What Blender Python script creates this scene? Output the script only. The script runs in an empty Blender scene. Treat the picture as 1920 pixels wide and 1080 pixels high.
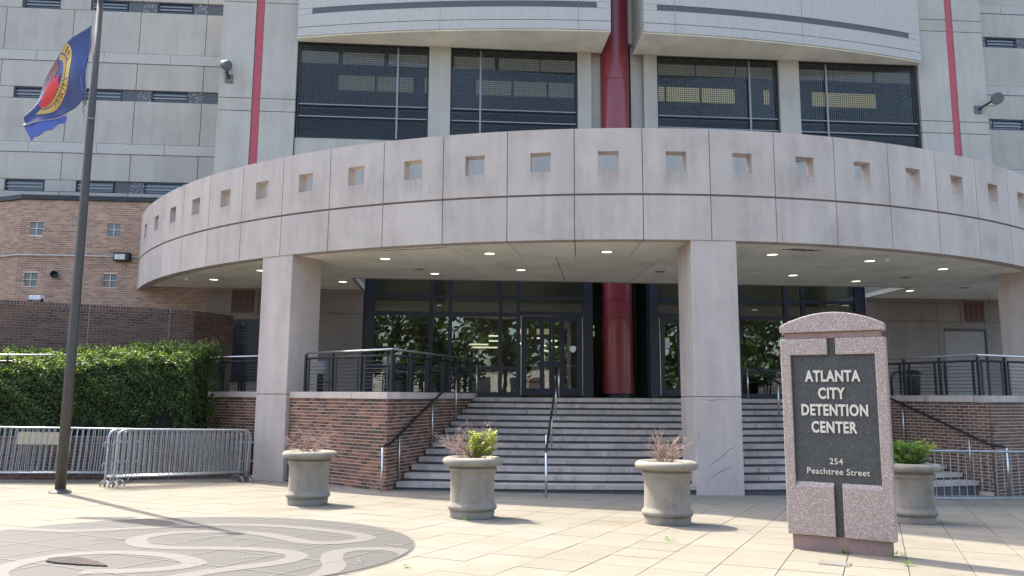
import bpy, bmesh, math, random
from math import sin, cos, pi, radians, sqrt, atan2, hypot
from mathutils import Vector, Matrix, Euler
random.seed(7)
scene = bpy.context.scene
COL = scene.collection

# ------------------------------------------------------------------ camera
CZ = 2.01
cd = bpy.data.cameras.new('camera'); cam = bpy.data.objects.new('camera', cd); COL.objects.link(cam)
cd.sensor_width = 36.0; cd.lens = 36.0 * 1461.5 / 1920.0; cd.clip_start = 0.1; cd.clip_end = 600.0
cam.matrix_world = (Matrix.Translation((0, 0, CZ)) @ Matrix.Rotation(radians(-4.3), 4, 'Z') @
                    Matrix.Rotation(radians(90 + 7.855), 4, 'X') @ Matrix.Rotation(radians(0.334), 4, 'Z'))
scene.camera = cam
# ------------------------------------------------------------------ world and sun
SUN_AZ = (0.65, -0.76)          # direction in which shadows fall on the ground
SUN_EL = radians(54)
w = bpy.data.worlds.new('World'); scene.world = w; w.use_nodes = True
nt = w.node_tree; nt.nodes.clear()
sky = nt.nodes.new('ShaderNodeTexSky'); sky.sky_type = 'NISHITA'; sky.sun_disc = False
sky.sun_elevation = SUN_EL; sky.sun_rotation = atan2(-SUN_AZ[0], -SUN_AZ[1]); sky.air_density = 1.0; sky.dust_density = 3.6; sky.ozone_density = 0.6
bgn = nt.nodes.new('ShaderNodeBackground'); bgn.inputs['Strength'].default_value = 0.14
wo = nt.nodes.new('ShaderNodeOutputWorld')
nt.links.new(sky.outputs[0], bgn.inputs[0]); nt.links.new(bgn.outputs[0], wo.inputs[0])
ld = bpy.data.lights.new('sun', 'SUN'); ld.energy = 2.4; ld.angle = radians(0.5); ld.color = (1.0, 0.93, 0.80)
sun = bpy.data.objects.new('sun', ld); COL.objects.link(sun)
sdir = Vector((SUN_AZ[0] * cos(SUN_EL), SUN_AZ[1] * cos(SUN_EL), -sin(SUN_EL)))
sun.rotation_euler = sdir.to_track_quat('-Z', 'Y').to_euler()
vs = scene.view_settings; vs.view_transform = 'Standard'; vs.look = 'None'; vs.gamma = 1.0; vs.use_curve_mapping = False
vs.exposure = 2.18

# ------------------------------------------------------------------ frame of the place
AX, CY, R = 5.64, 34.51, 18.0            # axis of the canopy ring
Z_SOF, Z_MID, Z_TOP = 5.43, 6.45, 7.975
DPH = 4.8245; PH0 = -57.83
FY = 25.9                                # facade plane
ZL = 1.95                                # landing
def gz(x, y):
    yy = max(y, 1.5)
    return 0.037 * (16.6 - yy) - 0.012 * (x - 1)
def ringp(ph, r=R):
    a = radians(ph); return (AX + r * sin(a), CY - r * cos(a))
def mx(x): return 2 * AX - x             # mirror across the axis
AXS = 5.38
def ms(x): return 2 * AXS - x            # mirror for steps and terraces

# ------------------------------------------------------------------ mesh builder
class MB:
    def __init__(s): s.v = []; s.f = []; s.m = []; s.cur = 0
    def add(s, vs_, fs, mat=None):
        n = len(s.v); s.v.extend([tuple(p) for p in vs_])
        for f in fs: s.f.append(tuple(i + n for i in f)); s.m.append(s.cur if mat is None else mat)
        return s
    def box(s, x0, x1, y0, y1, z0, z1, mat=None, M=None):
        p = [(x0,y0,z0),(x1,y0,z0),(x1,y1,z0),(x0,y1,z0),(x0,y0,z1),(x1,y0,z1),(x1,y1,z1),(x0,y1,z1)]
        if M is not None: p = [M @ Vector(q) for q in p]
        return s.add(p, [(0,3,2,1),(4,5,6,7),(0,1,5,4),(1,2,6,5),(2,3,7,6),(3,0,4,7)], mat)
    def prism(s, poly, z0, z1, mat=None, M=None):
        """poly: list of xy, counter-clockwise"""
        n = len(poly); p = [(x, y, z0) for x, y in poly] + [(x, y, z1) for x, y in poly]
        if M is not None: p = [M @ Vector(q) for q in p]
        fs = [tuple(range(n - 1, -1, -1)), tuple(range(n, 2 * n))] + [(i, (i + 1) % n, n + (i + 1) % n, n + i) for i in range(n)]
        return s.add(p, fs, mat)
    def tube(s, pts, r, k=8, closed=False, mat=None, caps=True):
        pts = [Vector(p) for p in pts]; n = len(pts); base = len(s.v); prev = None
        rr = r if isinstance(r, (list, tuple)) else [r] * n
        for i, p in enumerate(pts):
            if closed: t = pts[(i + 1) % n] - pts[i - 1]
            else: t = pts[min(i + 1, n - 1)] - pts[max(i - 1, 0)]
            t = t.normalized() if t.length > 1e-9 else Vector((0, 0, 1))
            if prev is None:
                a = Vector((0, 0, 1)) if abs(t.z) < .9 else Vector((1, 0, 0)); u = t.cross(a).normalized()
            else:
                u = (prev - t * prev.dot(t)); u = u.normalized() if u.length > 1e-6 else t.orthogonal().normalized()
            prev = u; v = t.cross(u)
            for j in range(k):
                a = 2 * pi * j / k; s.v.append(tuple(p + (u * cos(a) + v * sin(a)) * rr[i]))
        m = s.cur if mat is None else mat
        for i in range(n if closed else n - 1):
            a = base + i * k; b = base + ((i + 1) % n) * k
            for j in range(k): s.f.append((a + j, a + (j + 1) % k, b + (j + 1) % k, b + j)); s.m.append(m)
        if caps and not closed:
            s.f.append(tuple(base + j for j in range(k - 1, -1, -1))); s.m.append(m)
            s.f.append(tuple(base + (n - 1) * k + j for j in range(k))); s.m.append(m)
        return s
    def lathe(s, prof, k=32, c=(0, 0, 0), mat=None, M=None):
        base = len(s.v)
        for r, z in prof:
            for j in range(k):
                a = 2 * pi * j / k; q = Vector((c[0] + r * cos(a), c[1] + r * sin(a), c[2] + z))
                s.v.append(tuple(M @ q if M is not None else q))
        m = s.cur if mat is None else mat
        for i in range(len(prof) - 1):
            for j in range(k):
                a = base + i * k; b = a + k
                s.f.append((a + j, a + (j + 1) % k, b + (j + 1) % k, b + j)); s.m.append(m)
        if prof[0][0] > 1e-6: s.f.append(tuple(base + j for j in range(k - 1, -1, -1))); s.m.append(m)
        e = base + (len(prof) - 1) * k
        if prof[-1][0] > 1e-6: s.f.append(tuple(e + j for j in range(k))); s.m.append(m)
        return s
    def build(s, name, mats, parent=None, smooth=False, bevel=0, kind=None, M=None, autosmooth=None):
        me = bpy.data.meshes.new(name); me.from_pydata(s.v, [], s.f)
        if not isinstance(mats, (list, tuple)): mats = [mats]
        for m in mats: me.materials.append(m)
        if len(mats) > 1: me.polygons.foreach_set('material_index', s.m)
        if smooth: me.polygons.foreach_set('use_smooth', [True] * len(me.polygons))
        if autosmooth is not None:
            me.polygons.foreach_set('use_smooth', [True] * len(me.polygons)); me.set_sharp_from_angle(angle=radians(autosmooth))
        me.update()
        o = bpy.data.objects.new(name, me); COL.objects.link(o)
        if parent is not None: o.parent = parent
        if M is not None: o.matrix_local = M
        if kind: o['kind'] = kind
        if bevel:
            b = o.modifiers.new('bevel', 'BEVEL'); b.width = bevel; b.segments = 2; b.limit_method = 'ANGLE'; b.angle_limit = radians(40)
        return o
def inst(name, me, parent, M=None, kind=None):
    o = bpy.data.objects.new(name, me); COL.objects.link(o)
    if parent is not None: o.parent = parent
    if M is not None: o.matrix_local = M
    if kind: o['kind'] = kind
    return o
def tag(o, label=None, cat=None, group=None, kind=None):
    if label: o['label'] = label
    if cat: o['category'] = cat
    if group: o['group'] = group
    if kind: o['kind'] = kind
    return o
def thing(name, label, cat, loc=(0, 0, 0), rz=0.0, group=None, kind=None):
    o = bpy.data.objects.new(name, None); COL.objects.link(o); o.empty_display_size = .2
    o.location = loc; o.rotation_euler = (0, 0, rz)
    return tag(o, label, cat, group, kind)
def copy_tree(o, parent=None):
    c = o.copy(); COL.objects.link(c)
    if parent is not None: c.parent = parent
    for ch in list(o.children): copy_tree(ch, c)
    return c

# ------------------------------------------------------------------ materials
def srgb(r, g, b):
    f = lambda c: ((c / 255 + .055) / 1.055) ** 2.4 if c / 255 > .04045 else c / 255 / 12.92
    return (f(r), f(g), f(b))
def newmat(name):
    m = bpy.data.materials.new(name); m.use_nodes = True; nt = m.node_tree
    b = nt.nodes['Principled BSDF']; return m, nt, b
def N(nt, t, **kw):
    n = nt.nodes.new(t)
    for k, v in kw.items(): setattr(n, k, v)
    return n
def noise(nt, co, scale, detail=4, rough=.55, dist=0):
    n = N(nt, 'ShaderNodeTexNoise'); n.inputs['Scale'].default_value = scale; n.inputs['Detail'].default_value = detail
    n.inputs['Roughness'].default_value = rough; n.inputs['Distortion'].default_value = dist
    nt.links.new(co, n.inputs['Vector']); return n.outputs['Fac']
def ramp(nt, fac, stops):
    r = N(nt, 'ShaderNodeValToRGB'); e = r.color_ramp.elements
    while len(e) < len(stops): e.new(.5)
    for i, (p, c) in enumerate(stops): e[i].position = p; e[i].color = (c[0], c[1], c[2], 1) if isinstance(c, tuple) else (c, c, c, 1)
    nt.links.new(fac, r.inputs[0]); return r.outputs[0]
def mixc(nt, fac, a, b, mode='MIX'):
    m = N(nt, 'ShaderNodeMix', data_type='RGBA', blend_type=mode)
    for sock, v in ((m.inputs[0], fac), (m.inputs[6], a), (m.inputs[7], b)):
        if hasattr(v, 'is_linked'): nt.links.new(v, sock)
        elif isinstance(v, tuple): sock.default_value = (*v[:3], 1)
        else: sock.default_value = v
    return m.outputs[2]
def coords(nt, kind='world'):
    if kind == 'world': return N(nt, 'ShaderNodeNewGeometry').outputs['Position']
    return N(nt, 'ShaderNodeTexCoord').outputs['Object']
def bumpn(nt, b, h, strength=.3, dist=.01):
    n = N(nt, 'ShaderNodeBump'); n.inputs['Strength'].default_value = strength; n.inputs['Distance'].default_value = dist
    nt.links.new(h, n.inputs['Height']); nt.links.new(n.outputs[0], b.inputs['Normal'])
def streak(nt, co, sx=3.0, sz=.25):
    m = N(nt, 'ShaderNodeMapping'); m.inputs['Scale'].default_value = (sx, sx, sz); nt.links.new(co, m.inputs[0])
    return noise(nt, m.outputs[0], 1.0, 5, .6)
def concrete(name, col, var=.16, grain=60, gvar=.10, streaks=.14, bump=.25, rough=.88, perobj=.05):
    m, nt, b = newmat(name); co = coords(nt)
    c = tuple(col)
    big = noise(nt, co, .9, 5, .6)
    base = ramp(nt, big, [(.3, tuple(x * (1 - var) for x in c)), (.5, c), (.72, tuple(min(x * (1 + var * .6), 1) for x in c))])
    st = streak(nt, co)
    base = mixc(nt, 1.0, base, ramp(nt, st, [(.35, 1 - streaks), (.6, 1.0)]), 'MULTIPLY')
    g = noise(nt, co, grain, 3, .7)
    base = mixc(nt, 1.0, base, ramp(nt, g, [(.35, 1 - gvar), (.65, 1 + gvar * .6)]), 'MULTIPLY')
    if perobj:
        oi = N(nt, 'ShaderNodeObjectInfo')
        base = mixc(nt, 1.0, base, ramp(nt, oi.outputs['Random'], [(0, 1 - perobj), (1, 1 + perobj)]), 'MULTIPLY')
    nt.links.new(base, b.inputs['Base Color']); b.inputs['Roughness'].default_value = rough
    bumpn(nt, b, g, bump, .004)
    return m
def terrazzo(name, base, chips, scale=90, thr=.36, rough=.45):
    m, nt, b = newmat(name); co = coords(nt)
    v = N(nt, 'ShaderNodeTexVoronoi'); v.inputs['Scale'].default_value = scale; nt.links.new(co, v.inputs['Vector'])
    sel = ramp(nt, v.outputs['Distance'], [(thr, 1.0), (thr + .10, 0.0)])
    sep = N(nt, 'ShaderNodeSeparateColor'); nt.links.new(v.outputs['Color'], sep.inputs[0])
    pick = ramp(nt, sep.outputs[0], [(.40, 0.0), (.46, 1.0)])
    mul = N(nt, 'ShaderNodeMath', operation='MULTIPLY'); nt.links.new(sel, mul.inputs[0]); nt.links.new(pick, mul.inputs[1])
    chip = ramp(nt, sep.outputs[1], [(0.0, chips[0]), (.5, chips[1]), (1, chips[2])])
    fine = noise(nt, co, scale * 2.5, 2, .7)
    bc = mixc(nt, 1.0, base, ramp(nt, fine, [(.35, .78), (.65, 1.2)]), 'MULTIPLY')
    c = mixc(nt, mul.outputs[0], bc, chip)
    nt.links.new(c, b.inputs['Base Color']); b.inputs['Roughness'].default_value = rough
    bumpn(nt, b, fine, .15, .002)
    return m
def plain(name, col, rough=.5, metal=0, spec=.5, var=0.08, scale=8, bump=0, coat=0):
    m, nt, b = newmat(name); co = coords(nt)
    n = noise(nt, co, scale, 5, .6)
    c = ramp(nt, n, [(.3, tuple(x * (1 - var) for x in col)), (.7, tuple(min(1, x * (1 + var)) for x in col))])
    nt.links.new(c, b.inputs['Base Color']); b.inputs['Roughness'].default_value = rough; b.inputs['Metallic'].default_value = metal
    b.inputs['Specular IOR Level'].default_value = spec; b.inputs['Coat Weight'].default_value = coat
    r = ramp(nt, n, [(.2, rough * .8), (.8, min(1, rough * 1.2))]); nt.links.new(r, b.inputs['Roughness'])
    if bump: bumpn(nt, b, noise(nt, co, scale * 6, 3), bump, .004)
    return m
def brickmat(name, stops):
    m, nt, b = newmat(name); co = coords(nt)
    oi = N(nt, 'ShaderNodeObjectInfo'); ge = N(nt, 'ShaderNodeNewGeometry')
    ad = N(nt, 'ShaderNodeMath', operation='ADD'); nt.links.new(oi.outputs['Random'], ad.inputs[0]); nt.links.new(ge.outputs['Random Per Island'], ad.inputs[1])
    fr = N(nt, 'ShaderNodeMath', operation='FRACT'); nt.links.new(ad.outputs[0], fr.inputs[0])
    c = ramp(nt, fr.outputs[0], stops)
    g = noise(nt, co, 55, 4, .7)
    c = mixc(nt, 1.0, c, ramp(nt, g, [(.3, .78), (.7, 1.2)]), 'MULTIPLY')
    big = noise(nt, co, .8, 4, .6)
    c = mixc(nt, 1.0, c, ramp(nt, big, [(.35, .84), (.65, 1.1)]), 'MULTIPLY')
    nt.links.new(c, b.inputs['Base Color']); b.inputs['Roughness'].default_value = .85
    bumpn(nt, b, g, .5, .004)
    return m
def emis(name, col, s):
    m, nt, b = newmat(name); b.inputs['Base Color'].default_value = (*col, 1)
    b.inputs['Emission Color'].default_value = (*col, 1); b.inputs['Emission Strength'].default_value = s; return m
def glassmat(name, tint, ior=1.8, rough=.0, wav=0.0):
    m = bpy.data.materials.new(name); m.use_nodes = True; nt = m.node_tree; nt.nodes.clear()
    out = N(nt, 'ShaderNodeOutputMaterial'); tr = N(nt, 'ShaderNodeBsdfTransparent'); tr.inputs[0].default_value = (*tint, 1)
    gl = N(nt, 'ShaderNodeBsdfGlossy'); gl.inputs['Roughness'].default_value = rough; gl.inputs[0].default_value = (.95, .97, .97, 1)
    fr = N(nt, 'ShaderNodeFresnel'); fr.inputs['IOR'].default_value = ior
    mx_ = N(nt, 'ShaderNodeMixShader'); nt.links.new(fr.outputs[0], mx_.inputs[0]); nt.links.new(tr.outputs[0], mx_.inputs[1]); nt.links.new(gl.outputs[0], mx_.inputs[2])
    if wav:
        co = coords(nt); n = noise(nt, co, 1.2, 2, .5); bp = N(nt, 'ShaderNodeBump'); bp.inputs['Strength'].default_value = wav; bp.inputs['Distance'].default_value = .02
        nt.links.new(n, bp.inputs['Height']); nt.links.new(bp.outputs[0], gl.inputs['Normal'])
    nt.links.new(mx_.outputs[0], out.inputs[0]); return m
def leafmat(name, c0, c1, c2, trans=.35):
    m = bpy.data.materials.new(name); m.use_nodes = True; nt = m.node_tree; b = nt.nodes['Principled BSDF']; out = nt.nodes['Material Output']
    ge = N(nt, 'ShaderNodeNewGeometry')
    c = ramp(nt, ge.outputs['Random Per Island'], [(0, c0), (.55, c1), (1, c2)])
    nt.links.new(c, b.inputs['Base Color']); b.inputs['Roughness'].default_value = .42
    tl = N(nt, 'ShaderNodeBsdfTranslucent'); cc = mixc(nt, 1.0, c, ((1.3, 1.5, .5) if 'flag' not in name else (1.1, 1.2, 1.6)), 'MULTIPLY'); nt.links.new(cc, tl.inputs[0])
    ms = N(nt, 'ShaderNodeMixShader'); ms.inputs[0].default_value = trans
    nt.links.new(b.outputs[0], ms.inputs[1]); nt.links.new(tl.outputs[0], ms.inputs[2]); nt.links.new(ms.outputs[0], out.inputs[0])
    return m

M_can = concrete('canopy_concrete', (.515, .44, .385), var=.07, streaks=.10, grain=45, gvar=.07, perobj=.035)
M_col = concrete('column_concrete', (.54, .45, .395), var=.07, streaks=.10, grain=40, gvar=.08, perobj=.02)
def hole_stain(m):
    nt = m.node_tree; b = nt.nodes['Principled BSDF']; src = b.inputs['Base Color'].links[0].from_socket
    oc = N(nt, 'ShaderNodeTexCoord').outputs['Object']; sp = N(nt, 'ShaderNodeSeparateXYZ'); nt.links.new(oc, sp.inputs[0])
    def mr(v, a, b_, c, d):
        r = N(nt, 'ShaderNodeMapRange', interpolation_type='SMOOTHSTEP'); nt.links.new(v, r.inputs[0])
        for i, k in zip((1, 2, 3, 4), (a, b_, c, d)): r.inputs[i].default_value = k
        return r.outputs[0]
    ab = N(nt, 'ShaderNodeMath', operation='ABSOLUTE'); nt.links.new(sp.outputs[0], ab.inputs[0])
    fx = mr(ab.outputs[0], .16, .32, 1, 0); fz = mr(sp.outputs[2], 6.5, 6.96, 0, 1); up = mr(sp.outputs[2], 6.98, 7.0, 1, 0)
    st = mr(streak(nt, coords(nt), 14, .5), .3, .65, .25, 1)
    cur = fx
    for q in (fz, up, st):
        mu = N(nt, 'ShaderNodeMath', operation='MULTIPLY'); nt.links.new(cur, mu.inputs[0]); nt.links.new(q, mu.inputs[1]); cur = mu.outputs[0]
    k = N(nt, 'ShaderNodeMath', operation='MULTIPLY'); nt.links.new(cur, k.inputs[0]); k.inputs[1].default_value = .30
    nt.links.new(mixc(nt, k.outputs[0], src, (.16, .13, .11)), b.inputs['Base Color'])
hole_stain(M_can)
M_sof = concrete('soffit_concrete', (.84, .82, .70), var=.16, streaks=.03, grain=20, gvar=.05, perobj=.05)
M_pre = concrete('precast_concrete', (.435, .40, .345), var=.07, streaks=.10, grain=30, gvar=.04, perobj=.03)
M_prel = terrazzo('light_aggregate', (.43, .405, .365), ((.53, .505, .465), (.34, .32, .29), (.59, .565, .525)), 26, .35, .8)
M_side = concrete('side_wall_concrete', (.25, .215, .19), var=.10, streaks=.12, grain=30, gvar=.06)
M_seal = plain('joint_sealant', (.16, .13, .11), .9)
M_sealg = plain('grey_joint_sealant', (.20, .19, .18), .9)
M_dark = plain('dark_band', (.075, .08, .085), .6, var=.15)
M_spk = terrazzo('speckled_dark_stone', (.09, .09, .095), ((.3, .3, .3), (.2, .2, .2), (.5, .5, .5)), 22, .38, .7)
M_red = plain('red_paint', (.21, .022, .030), .35, coat=.2, var=.06, scale=3)
M_redup = plain('red_stripe_paint', (.38, .05, .065), .45, var=.08, scale=3)
M_blk = plain('black_steel', (.009, .010, .013), .5, var=.2)
M_frame = plain('blue_black_frame', (.018, .024, .036), .38, var=.15, scale=3)
M_steel = plain('stainless_steel', (.62, .60, .57), .30, metal=1.0, var=.06, scale=20)
M_galv = plain('galvanised_steel', (.36, .375, .39), .42, metal=.75, var=.25, scale=14, bump=.1)
M_alu = plain('window_aluminium', (.22, .22, .225), .4, metal=.4)
M_glass = glassmat('entrance_glass', (.55, .60, .58), 2.1, rough=.007, wav=.09)
M_glassup = glassmat('upper_glass', (.50, .53, .52), 1.5)
M_gdark = plain('slit_glass', (.05, .06, .075), .12, spec=.8)
M_mort = plain('mortar', (.62, .48, .37), .95, var=.12, scale=30, bump=.3)
M_mortd = plain('dark_mortar', (.27, .21, .17), .95, var=.12, scale=30, bump=.3)
M_br1 = brickmat('red_brown_brick', [(0, (.060, .038, .032)), (.35, (.10, .055, .042)), (.7, (.18, .082, .053)), (1, (.27, .12, .075))])
M_br2 = brickmat('tan_brown_brick', [(0, (.25, .15, .105)), (.5, (.34, .205, .14)), (1, (.43, .27, .185))])
M_br3 = brickmat('weathered_dark_brick', [(0, (.085, .052, .042)), (.5, (.13, .075, .057)), (1, (.19, .105, .075))])
M_grout = plain('paving_grout', (.13, .115, .09), .95, var=.2, scale=12)
M_step = concrete('step_concrete', (.48, .405, .35), var=.14, streaks=.02, grain=25, gvar=.12, perobj=.09)
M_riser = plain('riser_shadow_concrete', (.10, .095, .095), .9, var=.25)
M_lamp = emis('downlight_lens', (1.0, .95, .78), .5)
M_ceil = emis('lit_ceiling_panel', (1.0, .84, .50), .19)
M_white = plain('white_paint', (.78, .78, .76), .5)
M_pole = plain('bronze_pole', (.06, .055, .048), .55, metal=0, var=.15)

def slabmat():
    m, nt, b = newmat('cream_aggregate_paving'); co = coords(nt)
    oi = N(nt, 'ShaderNodeObjectInfo'); ge = N(nt, 'ShaderNodeNewGeometry')
    ad = N(nt, 'ShaderNodeMath', operation='ADD'); nt.links.new(oi.outputs['Random'], ad.inputs[0]); nt.links.new(ge.outputs['Random Per Island'], ad.inputs[1])
    fr = N(nt, 'ShaderNodeMath', operation='FRACT'); nt.links.new(ad.outputs[0], fr.inputs[0])
    c = ramp(nt, fr.outputs[0], [(0, (.186, .168, .131)), (.5, (.196, .177, .139)), (1, (.207, .187, .148))])
    big = noise(nt, co, .55, 5, .6)
    c = mixc(nt, 1.0, c, ramp(nt, big, [(.30, (.84, .81, .75)), (.5, (1.0, 1.0, 1.0))]), 'MULTIPLY')
    mp = N(nt, 'ShaderNodeMapping'); mp.inputs['Rotation'].default_value = (0, 0, radians(28)); mp.inputs['Scale'].default_value = (1.2, 14, 1)
    nt.links.new(co, mp.inputs[0]); st = noise(nt, mp.outputs[0], 1.6, 4, .65)
    c = mixc(nt, 1.0, c, ramp(nt, st, [(.3, .86), (.55, 1.0)]), 'MULTIPLY')
    v = N(nt, 'ShaderNodeTexVoronoi'); v.inputs['Scale'].default_value = 75; nt.links.new(co, v.inputs['Vector'])
    g = noise(nt, co, 120, 3, .8)
    c = mixc(nt, 1.0, c, ramp(nt, g, [(.32, .66), (.5, 1.0), (.7, 1.14)]), 'MULTIPLY')
    sp = N(nt, 'ShaderNodeTexVoronoi'); sp.inputs['Scale'].default_value = 3.1; nt.links.new(co, sp.inputs['Vector'])   # trodden gum and oil spots
    c = mixc(nt, 1.0, c, ramp(nt, sp.outputs['Distance'], [(.045, .62), (.075, 1.0)]), 'MULTIPLY')
    br = noise(nt, co, 2.3, 6, .75, .6)
    c = mixc(nt, 1.0, c, ramp(nt, br, [(.30, (.80, .74, .64)), (.40, (1.0, 1.0, 1.0))]), 'MULTIPLY')
    nt.links.new(c, b.inputs['Base Color']); b.inputs['Roughness'].default_value = .9
    bumpn(nt, b, g, .35, .004); return m
M_slab = slabmat()
M_medd = terrazzo('grey_medallion_granite', (.050, .048, .0455), ((.070, .068, .065), (.036, .035, .034), (.085, .083, .08)), 110, .34, .75)
M_medl = terrazzo('light_medallion_granite', (.100, .096, .088), ((.13, .126, .118), (.072, .07, .065), (.155, .15, .142)), 110, .34, .75)
M_signp = terrazzo('pink_terrazzo', (.30, .23, .205), ((.56, .49, .46), (.40, .31, .285), (.78, .74, .70)), 95, .40, .4)
M_signk = terrazzo('black_terrazzo', (.042, .044, .044), ((.12, .12, .12), (.07, .07, .07), (.22, .22, .21)), 110, .34, .6)
M_signb = concrete('pink_concrete_base', (.30, .20, .175), grain=90, var=.06)
M_letter = plain('cast_letters', (.60, .55, .475), .45, metal=.15, var=.05)
M_pot = terrazzo('exposed_aggregate_pot', (.255, .228, .185), ((.35, .315, .26), (.165, .15, .125), (.43, .395, .33)), 120, .36, .85)
def grime(m, amt, col, sc=2.4):
    nt = m.node_tree; b = nt.nodes['Principled BSDF']; src = b.inputs['Base Color'].links[0].from_socket; co = coords(nt)
    st = streak(nt, co, sc * 2.2, sc * .5); n = noise(nt, co, sc, 6, .7)
    mu = N(nt, 'ShaderNodeMath', operation='MULTIPLY'); nt.links.new(st, mu.inputs[0]); nt.links.new(n, mu.inputs[1])
    f = ramp(nt, mu.outputs[0], [(.22, 0.0), (.38, amt)])
    nt.links.new(mixc(nt, f, src, col), b.inputs['Base Color'])
grime(M_pot, .55, (.13, .11, .085), 2.6); grime(M_can, .32, (.25, .20, .17), 1.1); grime(M_col, .28, (.24, .19, .16), 1.3); grime(M_pre, .22, (.22, .205, .19), .8); grime(M_step, .45, (.16, .135, .12), 2.0); grime(M_signb, .4, (.14, .10, .08), 4)
M_soil = plain('dry_soil', (.07, .05, .035), .95, var=.3, scale=30, bump=.6)
M_twig = plain('dry_twigs', (.34, .235, .19), .9, var=.25)
M_leafy = leafmat('yellow_green_leaves', (.20, .26, .03), (.34, .38, .05), (.50, .50, .12), .35)
M_leafd = leafmat('fresh_green_leaves', (.05, .12, .02), (.11, .22, .03), (.22, .34, .06), .4)
M_hedge = leafmat('hedge_leaves', (.022, .045, .012), (.05, .09, .02), (.16, .22, .045), .32)
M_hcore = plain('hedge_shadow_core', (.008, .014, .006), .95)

# ------------------------------------------------------------------ brick walls
NIND = 300
class BrickWall:
    """running bond bricks on the visible face(s) of one wall thing"""
    BL, BH, JT, D = .202, .061, .013, .05
    def __init__(s, root, mat, mortar):
        s.root = root; s.mat = mat; s.mortar = mortar; s.list = []; s.body = MB()
    def face(s, p0, p1, z0, z1, zlow=None, holes=(), soldier=False, thick=.3, body=True, phase=0.0, m0=0.0, m1=0.0):
        """p0->p1 seen from outside: p0 on the left, p1 on the right; outward normal to the viewer's side"""
        p0 = Vector((p0[0], p0[1])); p1 = Vector((p1[0], p1[1])); d = p1 - p0; L = d.length; d.normalize()
        ang = atan2(d.y, d.x); n = Vector((d.y, -d.x))
        px_, pz_ = s.BL + s.JT, s.BH + s.JT
        if body:
            a = p0 - n * .005; b = p1 - n * .005; c = b - n * thick; e = a - n * thick
            if not holes:
                s.body.prism([tuple(a), tuple(b), tuple(c - d * m1), tuple(e + d * m0)], z0, z1 - .002)
            else:
                xs = sorted(set([0, L] + [h[i] for h in holes for i in (0, 1)])); zs = sorted(set([z0, z1 - .002] + [h[i] for h in holes for i in (2, 3)]))
                for i in range(len(xs) - 1):
                    for j in range(len(zs) - 1):
                        xm, zm = (xs[i] + xs[i + 1]) / 2, (zs[j] + zs[j + 1]) / 2
                        if any(h[0] < xm < h[1] and h[2] < zm < h[3] for h in holes): continue
                        q0 = a + d * xs[i]; q1 = a + d * xs[i + 1]
                        s.body.prism([tuple(q0), tuple(q1), tuple(q1 - n * thick), tuple(q0 - n * thick)], zs[j], zs[j + 1])
        zt = z1
        if soldier:
            k = int(L / (s.BH + s.JT)); zt = z1 - .11
            for i in range(k):
                u = (i + .5) * L / k; P = p0 + d * u
                s.list.append((P, z1 - .053, ang, n, .052, .098, True))
        rows = int(round((zt - z0) / pz_)); hh = (zt - z0) / rows
        for r in range(rows):
            zc = zt - (r + .5) * hh
            off = (px_ / 2 if r % 2 else 0) + phase
            u = -off
            while u < L:
                a, b = max(u, 0), min(u + s.BL, L)
                if b - a > .03:
                    segs = [(a, b)]
                    for h in holes:
                        if h[2] - .02 < zc < h[3] + .02:
                            ns = []
                            for (x0, x1) in segs:
                                if x1 <= h[0] or x0 >= h[1]: ns.append((x0, x1))
                                else:
                                    if h[0] - x0 > .03: ns.append((x0, h[0]))
                                    if x1 - h[1] > .03: ns.append((h[1], x1))
                            segs = ns
                    for (x0, x1) in segs:
                        um = (x0 + x1) / 2; P = p0 + d * um
                        if zlow is not None and zc + hh / 2 < zlow(P.x, P.y) - .02: continue
                        if zlow is None and zc + hh / 2 < gz(P.x, P.y) - .05: continue
                        s.list.append((P, zc, ang, n, x1 - x0, hh - s.JT, False))
                u += px_
    def finish(s, bodyname='wall_core'):
        s.body.build(bodyname, s.mortar, s.root)
        cache = {}
        cp = Vector((0, 0, CZ))
        s.list.sort(key=lambda t: (Vector((t[0].x, t[0].y, t[1])) - cp).length)
        rest = MB(); rnd = random.Random(len(s.list))
        for i, (P, zc, ang, n, l, h, sold) in enumerate(s.list):
            proud = rnd.uniform(-.0015, .0025)
            M = Matrix.Translation((P.x + n.x * proud, P.y + n.y * proud, zc)) @ Matrix.Rotation(ang, 4, 'Z')
            if i < NIND:
                key = (round(l, 3), round(h, 3), sold)
                if key not in cache:
                    mb = MB(); mb.box(-l / 2, l / 2, 0, s.D, -h / 2, h / 2)
                    me = bpy.data.meshes.new('brick'); me.from_pydata(mb.v, [], mb.f); me.materials.append(s.mat); cache[key] = me
                inst('brick', cache[key], s.root, M)
            else:
                rest.box(-l / 2, l / 2, 0, s.D, -h / 2, h / 2, M=M)
        if rest.v: rest.build('brickwork', s.mat, s.root, kind='stuff')

# ------------------------------------------------------------------ clipping helpers
def clip(poly, fn):
    """keep the part where fn(p) >= 0"""
    out = []
    for i in range(len(poly)):
        a, b = poly[i], poly[(i + 1) % len(poly)]; fa, fb = fn(a), fn(b)
        if fa >= 0: out.append(a)
        if (fa >= 0) != (fb >= 0):
            t = fa / (fa - fb); out.append((a[0] + (b[0] - a[0]) * t, a[1] + (b[1] - a[1]) * t))
    return out
def area(poly): return sum(poly[i][0] * poly[(i + 1) % len(poly)][1] - poly[(i + 1) % len(poly)][0] * poly[i][1] for i in range(len(poly))) / 2

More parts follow.
